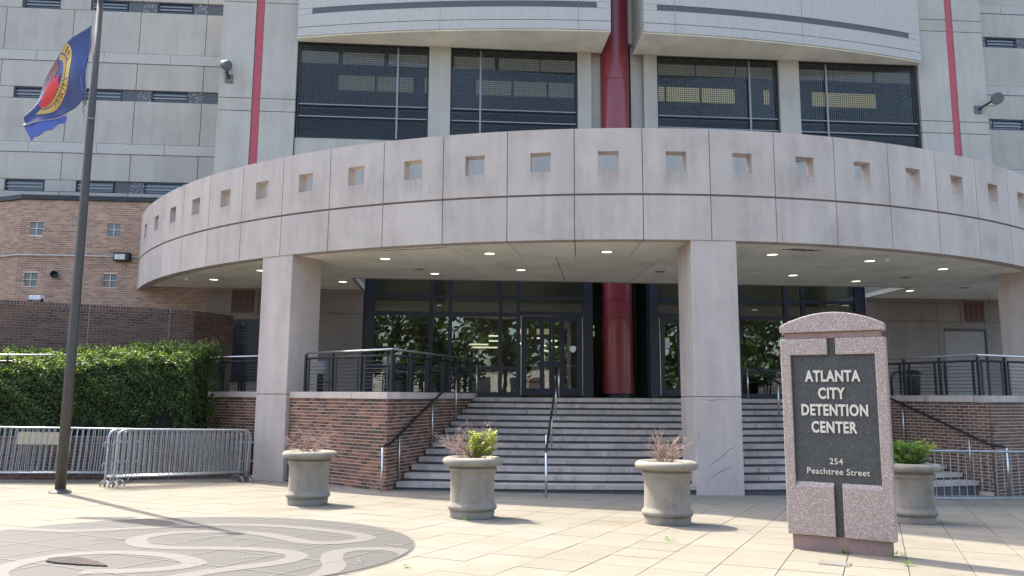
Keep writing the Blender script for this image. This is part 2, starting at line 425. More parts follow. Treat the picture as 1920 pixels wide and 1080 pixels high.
# ================================================================== GROUND
def build_ground():
    root = thing('plaza', 'sloping plaza of square cream aggregate paving slabs', None, kind='structure')
    # far ground sheet, just below the slabs
    mb = MB(); xs = [-140, -30, -15, 0, 15, 30, 140]; ys = [-140, -40, 1.5, 10, 17, 24, 60, 140]
    v = [(x, y, gz(x, y) - .022) for y in ys for x in xs]; nx = len(xs)
    f = [(j * nx + i, j * nx + i + 1, (j + 1) * nx + i + 1, (j + 1) * nx + i) for j in range(len(ys) - 1) for i in range(nx - 1)]
    mb.add(v, f); mb.build('bedding', M_grout, root)
    ang = radians(-29.3); u = Vector((cos(ang), sin(ang))); vv = Vector((-sin(ang), cos(ang))); S = .592
    # grid origin on a joint seen at (1.765, 7.595)
    ox = Vector((1.765, 7.595))
    nrm = Vector((.012, .037, 1)).normalized()
    ux = Vector((u.x, u.y, -.012 * u.x - .037 * u.y)).normalized(); uy = nrm.cross(ux)
    Rm = Matrix((ux, uy, nrm)).transposed().to_4x4()
    half = (S - .009) / 2
    me = None; mb = MB(); mb.prism([(-half, -half), (half, -half), (half, half), (-half, half)], -.05, 0)
    me = bpy.data.meshes.new('paving_slab'); me.from_pydata(mb.v, [], mb.f); me.materials.append(M_slab)
    cells = []
    for i in range(-60, 66):
        for j in range(-50, 55):
            c = ox + u * (S * (i + .5)) + vv * (S * (j + .3))
            if not (-18 < c.x < 22 and -7 < c.y < 22): continue
            # rough visible wedge plus a margin
            cells.append((c.length, c))
    cells.sort(key=lambda t: abs(t[0] - 9.5)); rest = MB(); rnd = random.Random(3); k = 0
    vis = []
    for d_, c in cells:
        q = (-.80 < atan2(c.x, c.y) - .075 < .72) and c.y > 6.6
        vis.append((0 if q else 1, c.y, c))
    vis.sort(key=lambda t: (t[0], t[1]))
    for q, y_, c in vis:
        dmed = hypot(c.x - MEDC[0], c.y - MEDC[1])
        if dmed < MEDR - .5: continue
        # under the terrace there is nothing to pave
        M = Matrix.Translation((c.x, c.y, gz(c.x, c.y) + rnd.uniform(-.0025, .0))) @ Rm
        M = M @ Matrix.Rotation(rnd.uniform(-.002, .002), 4, 'X')
        if k < 300 and q == 0: inst('paving_slab', me, root, M); k += 1
        else: rest.prism([(-half, -half), (half, -half), (half, half), (-half, half)], -.05, 0, M=M)
    rest.build('distant_paving', M_slab, root, kind='stuff')
    # street and pavement behind the viewer, seen in the entrance glass
    mb = MB(); mb.add([(-80, -34, gz(0, 0) + .02), (80, -34, gz(0, 0) - .0), (80, -10, gz(0, 0) - .0), (-80, -10, gz(0, 0) + .02)], [(0, 1, 2, 3)])
    st = mb.build('street', plain('asphalt', (.06, .06, .062), .9, var=.2), None); st['kind'] = 'structure'
    st.location.z = .8
MEDC = (-3.117, 9.333); MEDR = 2.699

def build_medallion():
    root = thing('medallion', 'round grey granite medallion with pale winding bands set in the plaza', 'paving medallion')
    ang = radians(-29.3); u = (cos(ang), sin(ang)); v = (-sin(ang), cos(ang)); S = .592
    Mg = Matrix(((1, 0, 0, 0), (0, 1, 0, 0), (-.012, -.037, 1, .037 * 16.6 + .012), (0, 0, 0, 1)))   # drape on slope
    mb = MB(); circ = [(MEDC[0] + (MEDR + .025) * cos(2 * pi * i / 96), MEDC[1] + (MEDR + .025) * sin(2 * pi * i / 96)) for i in range(96)]
    mb.prism(circ, -.02, .0035, M=Mg); mb.build('edge_strip', plain('dark_edge', (.09, .085, .08), .8), root)
    S2 = S * 1.25
    for i in range(-6, 7):
        for j in range(-6, 7):
            a, b, g = i * S2, j * S2, .004
            sq = [(a + g, b + g), (a + S2 - g, b + g), (a + S2 - g, b + S2 - g), (a + g, b + S2 - g)]
            # finer edges so the round rim stays round
            poly = [(MEDC[0] + x * u[0] + y * v[0], MEDC[1] + x * u[1] + y * v[1]) for x, y in sq]
            for kk in range(96):
                t = 2 * pi * kk / 96; nx_, ny_ = cos(t), sin(t)
                poly = clip(poly, lambda p: MEDR - ((p[0] - MEDC[0]) * nx_ + (p[1] - MEDC[1]) * ny_))
                if len(poly) < 3: break
            if len(poly) >= 3 and abs(area(poly)) > .002:
                m2 = MB(); m2.prism(poly, -.01, .008, M=Mg); m2.build('granite_slab', M_medd, root)
    def smooth(pts, n=8):
        out = []
        for i in range(len(pts) - 1):
            p0 = pts[max(i - 1, 0)]; p1 = pts[i]; p2 = pts[i + 1]; p3 = pts[min(i + 2, len(pts) - 1)]
            for k in range(n):
                t = k / n
                out.append(tuple(.5 * ((2 * p1[a]) + (-p0[a] + p2[a]) * t + (2 * p0[a] - 5 * p1[a] + 4 * p2[a] - p3[a]) * t * t + (-p0[a] + 3 * p1[a] - 3 * p2[a] + p3[a]) * t ** 3) for a in (0, 1)))
        out.append(pts[-1]); return out
    A = [(-5.5, 10.62), (-5.15, 10.50), (-4.75, 10.42), (-4.29, 10.57), (-3.83, 10.81), (-3.2, 11.07), (-2.74, 11.11), (-2.27, 10.99), (-1.79, 10.73), (-1.31, 10.38), (-1.06, 10.08), (-1.02, 9.89), (-1.12, 9.68), (-1.36, 9.52), (-1.64, 9.55), (-1.88, 9.78), (-2.23, 10.14), (-2.54, 10.33), (-2.98, 10.42), (-3.39, 10.32), (-3.60, 10.04), (-3.65, 9.77), (-3.54, 9.46), (-3.34, 9.22), (-3.0, 9.10), (-2.61, 9.09), (-2.23, 9.06), (-1.9, 8.95), (-1.68, 8.77), (-1.58, 8.56), (-1.62, 8.32), (-1.77, 8.11), (-2.03, 7.88), (-2.3, 7.6), (-2.5, 7.2), (-2.3, 6.9)]
    B = [(-3.35, 7.68), (-3.1, 7.71), (-2.91, 7.74), (-2.65, 7.85), (-2.51, 8.03), (-2.5, 8.17), (-2.67, 8.4), (-2.91, 8.6), (-3.31, 8.76), (-3.66, 8.76), (-3.92, 8.62), (-4.08, 8.32), (-4.13, 8.01), (-4.10, 7.7), (-3.95, 7.4), (-3.6, 7.2)]
    C_ = [(-1.45, 7.1), (-1.18, 7.48), (-1.12, 7.98), (-1.21, 8.43), (-1.22, 8.81), (-1.02, 9.06), (-0.65, 9.06), (-0.45, 8.80), (-0.44, 8.44), (-0.53, 8.17), (-0.66, 7.81), (-0.85, 7.3)]
    D_ = [(-5.6, 8.9), (-5.2, 9.0), (-4.9, 8.7), (-4.9, 8.2), (-5.1, 7.7)]
    for pts in (A, B, C_, D_):
        q = smooth(pts); m2 = MB(); L_, R_ = [], []
        for i, p in enumerate(q):
            a = q[max(i - 1, 0)]; b = q[min(i + 1, len(q) - 1)]; t = Vector((b[0] - a[0], b[1] - a[1])).normalized(); w_ = .115
            for lst, sgn in ((L_, 1), (R_, -1)):
                x, y = p[0] - t.y * w_ * sgn, p[1] + t.x * w_ * sgn
                dd = hypot(x - MEDC[0], y - MEDC[1])
                if dd > MEDR - .01: x, y = MEDC[0] + (x - MEDC[0]) * (MEDR - .01) / dd, MEDC[1] + (y - MEDC[1]) * (MEDR - .01) / dd
                lst.append(Mg @ Vector((x, y, .0115)))
        n = len(L_); m2.add(L_ + R_, [(n + i, n + i + 1, i + 1, i) for i in range(n - 1)]); m2.build('pale_band', M_medl, root)
    # sawn joints running across bands and slabs
    jm = MB()
    for i in range(-5, 6):
        for (e, f_) in ((u, v), (v, u)):
            o = i * S2
            h = sqrt(max(MEDR ** 2 - o ** 2, 0)) - .02
            if h < .2: continue
            a = (MEDC[0] + e[0] * o - f_[0] * h, MEDC[1] + e[1] * o - f_[1] * h); b = (MEDC[0] + e[0] * o + f_[0] * h, MEDC[1] + e[1] * o + f_[1] * h)
            g = .0035; q = [(a[0] - e[0] * g, a[1] - e[1] * g), (b[0] - e[0] * g, b[1] - e[1] * g), (b[0] + e[0] * g, b[1] + e[1] * g), (a[0] + e[0] * g, a[1] + e[1] * g)]
            zz = .0155 if (e is u) else .0162
            jm.add([Mg @ Vector((x, y, zz)) for x, y in q], [(0, 1, 2, 3)])
    jm.build('joint_lines', M_sealg, root)
    for txt, x, y, rot, sz in (('BROTHER', -3.96, 9.69, 188, .085), ('FATHER', -2.01, 8.50, 196, .085), ('MOTHER', -2.94, 9.80, 55, .085), ('SISTER', -2.46, 9.75, 55, .085), ('FRIEND', -.64, 9.36, 150, .085), ('FAMILY', -.90, 8.32, 97, .11)):
        o = textobj(txt, sz, M_sealg, root, 'word', ext=.001)
        o.matrix_local = Matrix.Translation((x, y, gz(x, y) + .013)) @ Matrix.Rotation(radians(-2), 4, 'X') @ Matrix.Rotation(radians(rot), 4, 'Z')
    # leaf shaped drain grate
    g = thing('drain_grate', 'dark leaf shaped metal drain grate in the round medallion', 'drain grate', (-3.6, 8.14, gz(-3.6, 8.14) + .016), radians(-28))
    outl = [(-.40, .0), (-.38, .10), (-.28, .155), (-.12, .165), (.08, .13), (.26, .07), (.42, .0), (.26, -.045), (.05, -.085), (-.15, -.12), (-.30, -.10)]
    outl = [(x, y) for x, y in outl][::-1]
    Mt = Matrix.Rotation(radians(-2.1), 4, 'X')
    m2 = MB(); m2.prism(outl, -.004, .003, M=Mt); m2.build('recess', plain('drain_void', (.03, .028, .026), .9), g)
    m3 = MB()
    for k in range(-6, 8):
        yy = k * .022 + .01
        pl = [(x, y) for x, y in outl]
        pl = clip(pl, lambda p: p[1] - yy + .006); pl = clip(pl, lambda p: yy + .006 - p[1]) if len(pl) > 2 else pl
        if len(pl) > 2: m3.prism(pl, .003, .009, M=Mt)
    for xx in (-.2, .12): m3.box(xx, xx + .018, -.09, .12, .003, .011, M=Mt)
    m3.build('grate_bars', plain('rusty_iron', (.075, .06, .052), .8, var=.3, scale=20), g)

def textobj(txt, size, mat, parent, name, ext=.004, bold=0.0, sx=1.0, spacing=1.0):
    cu = bpy.data.curves.new(name, 'FONT'); cu.body = txt; cu.size = size; cu.align_x = 'CENTER'; cu.align_y = 'CENTER'
    cu.extrude = ext; cu.offset = bold; cu.space_character = spacing; cu.resolution_u = 3
    t = bpy.data.objects.new('tmp', cu); COL.objects.link(t)
    dg = bpy.context.evaluated_depsgraph_get(); me = bpy.data.meshes.new_from_object(t.evaluated_get(dg))
    bpy.data.objects.remove(t); me.name = name
    if sx != 1.0:
        for v in me.vertices: v.co.x *= sx
    me.materials.clear(); me.materials.append(mat)
    o = bpy.data.objects.new(name, me); COL.objects.link(o)
    if parent is not None: o.parent = parent
    return o
build_ground(); build_medallion()

# ================================================================== CANOPY
def build_canopy():
    root = thing('entrance_canopy', 'big curved concrete canopy ring with square holes above the entrance steps', 'canopy', (AX, CY, 0))
    T = .30
    def seg(r0, r1, z0, z1, a0, a1, n, mb):
        """curved block between angles (deg) a0..a1 about the axis, local to root"""
        P = []
        for i in range(n + 1):
            a = radians(a0 + (a1 - a0) * i / n)
            for r in (r0, r1):
                for z in (z0, z1): P.append((r * sin(a), -r * cos(a), z))
        F = []
        for i in range(n):
            b = i * 4; c = b + 4
            F += [(b + 2, c + 2, c + 3, b + 3), (b, b + 1, c + 1, c), (b + 1, b + 3, c + 3, c + 1), (b, c, c + 2, b + 2)]
        F += [(0, 2, 3, 1)]; e = n * 4; F += [(e, e + 1, e + 3, e + 2)]
        mb.add(P, F)
    gapd = math.degrees(.009 / R); h = DPH / 2
    lo = MB(); seg(R - T, R, Z_SOF, Z_MID - .025, -h + gapd, h - gapd, 4, lo)
    me_lo = lo.build('tmp', M_can).data
    up = MB(); wdeg = math.degrees(.228 / R); zw0, zw1 = 6.985, 7.44
    seg(R - T, R, Z_MID + .025, zw0, -h + gapd, h - gapd, 4, up)
    seg(R - T, R, zw1, Z_TOP, -h + gapd, h - gapd, 4, up)
    seg(R - T, R, zw0, zw1, -h + gapd, -wdeg, 2, up); seg(R - T, R, zw0, zw1, wdeg, h - gapd, 2, up)
    me_up = up.build('tmp', M_can).data
    for o in [o for o in bpy.data.objects if o.name.startswith('tmp')]: bpy.data.objects.remove(o)
    for me in (me_lo, me_up):
        bm = bmesh.new(); bm.from_mesh(me); bmesh.ops.remove_doubles(bm, verts=bm.verts, dist=1e-5)
        bm.to_mesh(me); bm.free()
    me_lo.name = 'lower_fascia_panel'; me_up.name = 'upper_fascia_panel'
    for i in range(-4, 28):
        a = PH0 + (i + .5) * DPH
        inst('lower_fascia_panel', me_lo, root, Matrix.Rotation(radians(a), 4, 'Z'))
        inst('upper_fascia_panel', me_up, root, Matrix.Rotation(radians(a), 4, 'Z'))
    sl = MB()
    for i in range(-4, 29):
        a = PH0 + i * DPH; seg(R - T + .02, R - .02, Z_SOF, Z_TOP - .01, a - gapd * 1.6, a + gapd * 1.6, 1, sl)
    a0, a1 = PH0 - 4 * DPH, PH0 + 28 * DPH
    seg(R - T + .03, R - .028, Z_MID - .06, Z_MID + .06, a0, a1, 96, sl)
    sl.build('joint_sealant', M_seal, root)
    # roof slab behind the fascia (hidden, keeps the canopy a solid roof)
    def arcpoly(r, a0, a1, n=48): return [(r * sin(radians(a0 + (a1 - a0) * i / n)), -r * cos(radians(a0 + (a1 - a0) * i / n))) for i in range(n + 1)]
    back = FY - .12 - CY; slot = 23.08 - CY
    SX0, SX1 = -2.93 - AX, 14.21 - AX
    def roof(poly, z0, z1, name, mat, mb=None):
        m2 = mb or MB(); m2.prism(poly, z0, z1)
        if mb is None: return m2.build(name, mat, root)
    disc = arcpoly(R - T - .01, -75, 75, 72)
    mb = MB()
    for f in (lambda p: SX0 - p[0], lambda p: p[0] - SX1):
        pl = clip(clip(disc, f), lambda p: back - p[1])
        if len(pl) > 2: mb.prism(pl, Z_SOF + .16, Z_SOF + .75)
    pl = clip(clip(clip(disc, lambda p: p[0] - SX0), lambda p: SX1 - p[0]), lambda p: slot - p[1])
    mb.prism(pl, Z_SOF + .16, Z_SOF + .75); mb.build('roof_slab', M_pre, root)
    # soffit panels: outer row one fascia panel wide, inner row twice as wide
    g = .010; RI = 15.72
    def spanel(poly):
        parts = []
        for reg in (0, 1, 2):
            if reg == 0: q = clip(clip(clip(poly, lambda p: p[0] - SX0 - .0), lambda p: SX1 - p[0]), lambda p: slot - p[1])
            elif reg == 1: q = clip(clip(poly, lambda p: SX0 - .004 - p[0]), lambda p: back - p[1])
            else: q = clip(clip(poly, lambda p: p[0] - SX1 - .004), lambda p: back - p[1])
            if len(q) > 2 and abs(area(q)) > .01: parts.append(q)
        for q in parts:
            m2 = MB(); m2.prism(q, Z_SOF + .004, Z_SOF + .14); m2.build('soffit_panel', M_sof, root)
    for i in range(-3, 27):
        a, b = PH0 + i * DPH, PH0 + (i + 1) * DPH; ga = math.degrees(g / R)
        o = arcpoly(R - T - .008, a + ga, b - ga, 5); inn = arcpoly(RI + g, a + ga, b - ga, 5)[::-1]
        spanel(o + inn)
    a = -1.7 - DPH * 2 * 7
    while a < 75:
        b = a + 2 * DPH
        if b > -74 and a < 74:
            ga = math.degrees(g / 14)
            o = arcpoly(RI - g, a + ga, b - ga, 8); inn = arcpoly(4.0, a + ga * 3, b - ga * 3, 4)[::-1]
            spanel(o + inn)
        a = b
    # walls of the open slot in front of the glass, above the soffit
    mb = MB()
    mb.box(SX0 - .12, SX0 - .006, slot, back, Z_SOF - .0, 7.2); mb.box(SX1 + .006, SX1 + .12, slot, back, Z_SOF, 7.2)
    mb.box(SX0, SX1, slot + .003, slot + .15, Z_SOF + .0, 7.2)
    mb.build('slot_upstand', M_pre, root)
    # downlights
    lit = [(-1.75, 19.67), (.85, 18.64), (3.63, 18.12), (7.67, 18.05), (10.45, 18.65), (13.02, 19.63), (-.55, 21.99), (1.83, 21.06), (9.56, 21.14), (11.88, 22.02), (14.64, 23.84), (-3.39, 23.9), (-7.23, 23.9), (-5.37, 21.96)]
    off = [(5.66, 20.9), (-.95, 21.2), (12.9, 21.2), (15.9, 23.0)]
    rim = MB(); rim.lathe([(.165, .004), (.165, -.012), (.135, -.012), (.125, .003)], 20); rm = rim.build('tmp2', plain('downlight_rim', (.55, .53, .46), .5)).data
    le = MB(); le.lathe([(.0001, -.004), (.127, -.004)], 20); lm = le.build('tmp2', M_lamp).data
    ld_ = MB(); ld_.lathe([(.0001, -.004), (.127, -.004)], 20); lx = ld_.build('tmp2', plain('unlit_lens', (.10, .10, .09), .4)).data
    for o in [o for o in bpy.data.objects if o.name.startswith('tmp2')]: bpy.data.objects.remove(o)
    for k, (x, y) in enumerate(lit + off):
        c = inst('downlight', rm, root, Matrix.Translation((x - AX, y - CY, Z_SOF)))
        inst('lens', lm if k < len(lit) else lx, c, Matrix.Translation((0, 0, -.002)))
    # water stains on the soffit edge and hairline cracks in the fascia
    Mst = plain('water_stain', (.17, .14, .105), .95, var=.35, scale=14); rr_ = random.Random(9)
    for (ph, r0, wd, ht) in ((8.2, 17.25, .55, .13), (9.2, 17.3, .30, .07), (-24.5, 17.55, .75, .03), (-22.2, 17.5, .55, .035), (-20.2, 17.5, .25, .05), (-17.5, 17.55, .3, .02), (.5, 17.6, .35, .03)):
        c0 = Vector(ringp(ph, r0)) - Vector((AX, CY)); t_ = Vector((cos(radians(ph)), sin(radians(ph)))); n_ = Vector((-t_.y, t_.x)); pl = []
        for q in range(28):
            a = 2 * pi * q / 28; k_ = rr_.uniform(.55, 1.1); pl.append(tuple(c0 + t_ * (cos(a) * wd * k_) + n_ * (sin(a) * ht * k_)))
        m2 = MB(); m2.prism(pl, Z_SOF + .0015, Z_SOF + .0038); m2.build('water_stain', Mst, root)
    for (ph, z0, z1, sl_) in ((-20.3, 6.56, 6.86, .03), (1.2, 6.72, 6.95, .30), (-9.0, 5.44, 5.62, .02), (5.3, 5.44, 5.6, -.01), (11.5, 6.50, 6.7, .12)):
        V = []; nn_ = 9
        for q in range(nn_ + 1):
            t = q / nn_; a = radians(ph) + sl_ / R * t + rr_.uniform(-.0006, .0006); ww = .0035 * sin(pi * (t * .9 + .05)) / R
            for e_ in (-1, 1): V.append(((R + .002) * sin(a + e_ * ww), -(R + .002) * cos(a + e_ * ww), z0 + (z1 - z0) * t))
        m2 = MB(); m2.add(V, [(2 * q, 2 * q + 1, 2 * q + 3, 2 * q + 2) for q in range(nn_)]); m2.build('hairline_crack', Mst, root)
    # two small dome detectors
    for x, y in ((10.71, 18.31), (-7.97, 23.76)):
        m2 = MB(); m2.lathe([(.001, -.085), (.05, -.07), (.075, -.03), (.08, .003)], 16, (x - AX, y - CY, Z_SOF)); m2.build('dome_sensor', M_white, root, smooth=True)
build_canopy()

# ------------------------------------------------------------------ square columns under the ring
def column(ph, label):
    a = radians(ph); W = 1.03; zb = -.6
    cx, cy = ringp(ph, R - .02 - W / 2)
    root = thing('concrete_column', label, 'column', (cx, cy, 0), a, 'square concrete columns carrying the canopy')
    mb = MB(); mb.box(-W/2, W/2, -W/2, W/2, zb, 2.0); mb.build('column_base', M_col, root, bevel=.018)
    mb = MB(); mb.box(-W/2, W/2, -W/2, W/2, 2.012, Z_SOF + .002); mb.build('column_shaft', M_col, root, bevel=.018)
    mb = MB(); mb.box(-W/2 + .012, W/2 - .012, -W/2 + .012, W/2 - .012, 1.99, 2.02); mb.build('joint', M_seal, root)
    return root
c_l = column(-34.0, 'square concrete column at the left by the stacked steel barriers')
c_c = column(0.2, 'square concrete column on the steps with cracks in its lower block')
c_r = column(35.6, 'square concrete column at the right edge behind the terrace railing')
def crack(parent, pts, w_=.006):
    mb = MB(); rnd = random.Random(5)
    P = []
    for i in range(len(pts) - 1):
        (x0, z0), (x1, z1) = pts[i], pts[i + 1]
        for k in range(4): t = k / 4; P.append((x0 + (x1 - x0) * t + rnd.uniform(-.008, .008), z0 + (z1 - z0) * t + rnd.uniform(-.008, .008)))
    P.append(pts[-1]); n = len(P)
    v = []
    for i, (x, z) in enumerate(P):
        ww = w_ * (.25 + .75 * sin(pi * (i + .5) / n)); v += [(x, -.5165, z - ww), (x, -.5165, z + ww)]
    mb.add(v, [(2*i, 2*i+2, 2*i+3, 2*i+1) for i in range(n - 1)]); return mb.build('crack', plain('crack_dirt', (.22, .17, .145), .95), parent)
crack(c_c, [(-.28, .53), (-.02, .70), (.16, .86), (.36, .98)], .010)
crack(c_c, [(-.25, .26), (0., .44), (.28, .55)], .009)
crack(c_c, [(-.36, 1.96), (-.2, 1.93), (.1, 1.96), (.3, 1.91)], .006)

# ================================================================== BUILDING
def build_building():
    root = thing('detention_center', 'large grey precast detention building with curved bays and screened windows', 'building')
    H = 31.0
    # --- core masses (behind the panels)
    mb = MB()
    Y1 = FY + .10
    mb.box(-6.93, mx(-8.0), FY + 3.6, 44, ZL - 2.2, H); mb.box(-8.0, -6.935, FY + 3.6, 44, ZL - 2.2, 16.62)                 # tower behind the screened rooms
    mb.box(-8.0, -6.93, Y1, FY + 3.6, 5.6, 17.0); mb.box(-6.93, -5.5, Y1, FY + 3.6, 5.6, H); mb.box(mx(-5.5), mx(-8.0), Y1, FY + 3.6, 5.6, H)
    mb.box(-5.5, mx(-5.5), Y1 + .15, FY + 3.59, 14.5, H)
    mb.box(-5.5, mx(-5.5), Y1 + .15, FY + 3.59, 6.9, 10.35)
    mb.box(-60, -8.0, 28.12, 44, -2, 16.62); mb.box(mx(-8.0), 60, 28.12, 44, -2, 20.2)
    mb.build('building_core', M_sealg, root)
    # --- pilasters with a red stripe, joints every 3.9 m
    def panel(x0, x1, z0, z1, y=FY, t=.12, mat=M_pre, name='wall_panel', g=.011):
        m2 = MB(); m2.box(x0 + g, x1 - g, y, y + t, z0 + g, z1 - g); return m2.build(name, mat, root, bevel=.006)
    zs = [5.6, 7.6, 8.05, 11.5, 11.95, 15.4, 15.85, 19.3, 19.75, 23.2, 23.65, 27, 31]
    for sgn in (0, 1):
        f = (lambda x: x) if not sgn else mx
        for i in range(len(zs) - 1):
            a, b = sorted((f(-8.06), f(-6.93)))
            if sgn or zs[i] < 15.5: panel(a, b, zs[i], min(zs[i + 1], 17.0) if not sgn else zs[i + 1])
            a, b = sorted((f(-6.67), f(-5.48))); panel(a, b, zs[i], zs[i + 1])
        a, b = sorted((f(-6.925), f(-6.675)))
        m2 = MB(); m2.box(a, b, FY + .03, FY + .11, 5.6, H); m2.build('red_stripe', M_redup, root)
        # side return of the pilaster
        a, b = sorted((f(-8.06), f(-7.94))); m2 = MB(); m2.box(a, b, FY + .125, 28.1, 5.6, H if sgn else 17.0); m2.build('pilaster_return', M_pre, root)
        # splayed inner jamb
    # --- window bays: piers, sill wall, heads
    for sgn in (0, 1):
        f = (lambda x: x) if not sgn else mx
        for x0, x1, y in ((-.98, -.23, FY - .02), (4.22, 4.70, FY - .02), (4.70, 5.12, FY + .22)):
            a, b = sorted((f(x0), f(x1))); m2 = MB(); m2.box(a, b, y, FY + .9, 10.3, 14.5); m2.build('window_pier', M_pre, root, bevel=.01)
        a, b = sorted((f(-5.46), f(5.12)))
        m2 = MB(); m2.box(a, b, FY + .05, FY + .24, 8.35, 10.63); m2.build('sill_wall', M_pre, root, bevel=.008)
        m2 = MB(); m2.box(a, b, FY + .05, FY + .24, 6.9, 8.32); m2.build('sill_wall', M_pre, root, bevel=.008)
    m2 = MB(); m2.box(4.6, mx(4.6), FY - .42, FY + .04, 8.35, 10.63); m2.build('sill_wall', M_pre, root, bevel=.008)
    m2 = MB(); m2.box(4.6, mx(4.6), FY - .42, FY + .04, 6.6, 8.32); m2.build('sill_wall', M_pre, root, bevel=.008)
    # --- screened windows
    def swin(x0, x1, xm):
        z0, z1 = 10.64, 14.05
        y = FY + .10
        fr = MB(); t = .055
        fr.box(x0, x0 + t, y, y + .09, z0, z1); fr.box(x1 - t, x1, y, y + .09, z0, z1)
        fr.box(x0 + t, x1 - t, y, y + .09, z0, z0 + t); fr.box(x0 + t, x1 - t, y, y + .09, z1 - t, z1)
        win = fr.build('screened_window', M_blk, root)
        m2 = MB(); m2.box(xm - .03, xm + .03, y - .02, y + .07, z0 + t, z1 - t)
        for zb in (11.85, 11.42):
            m2.box(x0 + t, xm - .031, y - .015, y + .05, zb - .018, zb + .018); m2.box(xm + .031, x1 - t, y - .015, y + .05, zb - .018, zb + .018)
        m2.build('window_bar', M_alu, win)
        m2 = MB(); m2.box(x0 + t, x1 - t, y + .11, y + .118, z0 + t, z1 - t); m2.build('pane', M_glassup, win)
        # wire grid
        m3 = MB(); p = .078; wr = .008
        n = int((x1 - x0) / p)
        for i in range(1, n): x = x0 + (x1 - x0) * i / n; m3.box(x - wr, x + wr, y + .012, y + .02, 11.88, z1 - t)
        nz = int((z1 - 11.88) / p)
        for i in range(1, nz + 1): z = 11.88 + (z1 - t - 11.88) * i / (nz + 1); m3.box(x0 + t, x1 - t, y + .021, y + .029, z - wr, z + wr)
        o = m3.build('wire_grid', plain('wire', (.035, .037, .04), .6), win); o['kind'] = 'stuff'
        # finer mesh low down
        m4 = MB(); p = .05; wr = .006
        n = int((x1 - x0) / p)
        for i in range(1, n): x = x0 + (x1 - x0) * i / n; m4.box(x - wr, x + wr, y + .012, y + .016, z0 + t, 11.8)
        for i in range(1, int(1.1 / p)): z = z0 + t + i * p; m4.box(x0 + t, x1 - t, y + .017, y + .021, z - wr, z + wr)
        o = m4.build('fine_mesh', M_blk, win); o['kind'] = 'stuff'
        return win
    for x0, x1, xm in ((-5.44, -.98, -2.06), (-.23, 4.22, .81), (mx(4.22), mx(-.23), 10.46), (mx(-.98), mx(-5.44), 13.31)): swin(x0, x1, xm)
    # rooms behind the screens: floor, back wall, hanging ceiling boxes
    M_room = plain('dim_room_wall', (.10, .10, .095), .9); M_box = emis('dim_ceiling_panel', (.60, .57, .50), .12)
    m2 = MB(); m2.box(-5.4, mx(-5.4), FY + 3.45, FY + 3.55, 10.4, 14.5); m2.box(-5.4, mx(-5.4), FY + .4, FY + 3.44, 10.36, 10.42); m2.build('room_shell', M_room, root)
    for (cx, z, lit) in [(-4.9, 13.75, 0), (-3.3, 13.75, 0), (-1.7, 13.75, 0), (.6, 13.75, 0), (2.2, 13.75, 0), (3.7, 13.75, 0), (7.9, 13.78, 0), (9.4, 13.78, 0), (10.9, 13.78, 0), (13.1, 13.78, 0), (14.6, 13.78, 0), (16.2, 13.78, 0)]:
        m3 = MB(); m3.box(cx - .72, cx + .72, FY + .55, FY + .62, z - .20, z + .20); m3.build('ceiling_baffle', M_box, root)
    for (x0, x1, lit) in [(-4.3, -3.0, 0), (-2.9, -1.6, 0), (-1.2, -.2, 0), (.7, 2.0, 0), (2.1, 3.3, 0), (3.4, 4.6, 0), (7.3, 7.75, 1), (7.85, 9.1, 1), (9.2, 10.45, 1), (11.6, 12.1, 1), (13.5, 16.0, 1)]:
        m3 = MB(); m3.box(x0, x1, FY + 1.55, FY + 1.62, 12.98, 13.52); m3.build('ceiling_baffle', M_ceil if lit else M_box, root)
    # --- curved bays overhead
    RB = 45.0; yc = 24.25 + RB
    def barc(x): return yc - sqrt(RB * RB - (x - AX) ** 2)
    for sgn in (0, 1):
        f = (lambda x: x) if not sgn else mx
        xs = [-5.47 + (5.08 + 5.47) * i / 16 for i in range(17)]
        def bay(z0, z1, mat, name, inset=0.0, x0=None, x1=None, depth=None):
            X = [x for x in xs if (x0 is None or x > x0 + .05) and (x1 is None or x < x1 - .05)]
            X = [x0 if x0 is not None else xs[0]] + X[(0 if x0 is not None else 1):]
            X = (X if x1 is None else X + [x1])
            front = [(f(x), barc(x) + inset) for x in X]
            bk = FY + .05 if depth is None else None
            backp = [(f(x), (bk if depth is None else barc(x) + inset + depth)) for x in X][::-1]
            poly = front + backp
            if area(poly) < 0: poly = poly[::-1]
            m2 = MB(); m2.prism(poly, z0, z1); return m2.build(name, mat, root)
        bay(14.10, 14.40, M_prel, 'bay_bottom_panel')
        o = bay(14.06, 14.099, M_sof, 'bay_soffit', .05)
        bay(14.425, 14.87, M_prel, 'bay_panel')
        bay(14.41, 14.42, M_sealg, 'bay_joint', .02)
        # strip band: dark inlay between light panels
        bay(14.88, 15.08, M_prel, 'bay_panel', 0, None, -4.97); bay(14.88, 15.08, M_prel, 'bay_panel', 0, 4.62, None)
        bay(14.875, 15.085, M_dark, 'dark_inlay', .012, -4.96, 4.61)
        bay(15.09, 17.4, M_prel, 'bay_panel'); bay(17.42, 19.6, M_prel, 'bay_panel')
        # vertical joints
        for xj in (-.61, 4.0):
            m2 = MB(); x_, y_ = f(xj), barc(xj); m2.box(x_ - .008, x_ + .008, y_ - .002, y_ + .2, 14.10, 19.6); m2.build('bay_joint', M_sealg, root)
    m2 = MB(); m2.box(-5.5, mx(-5.5), FY + .06, FY + .24, 14.45, H); m2.build('upper_wall', M_pre, root)
    # --- wings left and right (plane y = 28)
    YW = 28.0
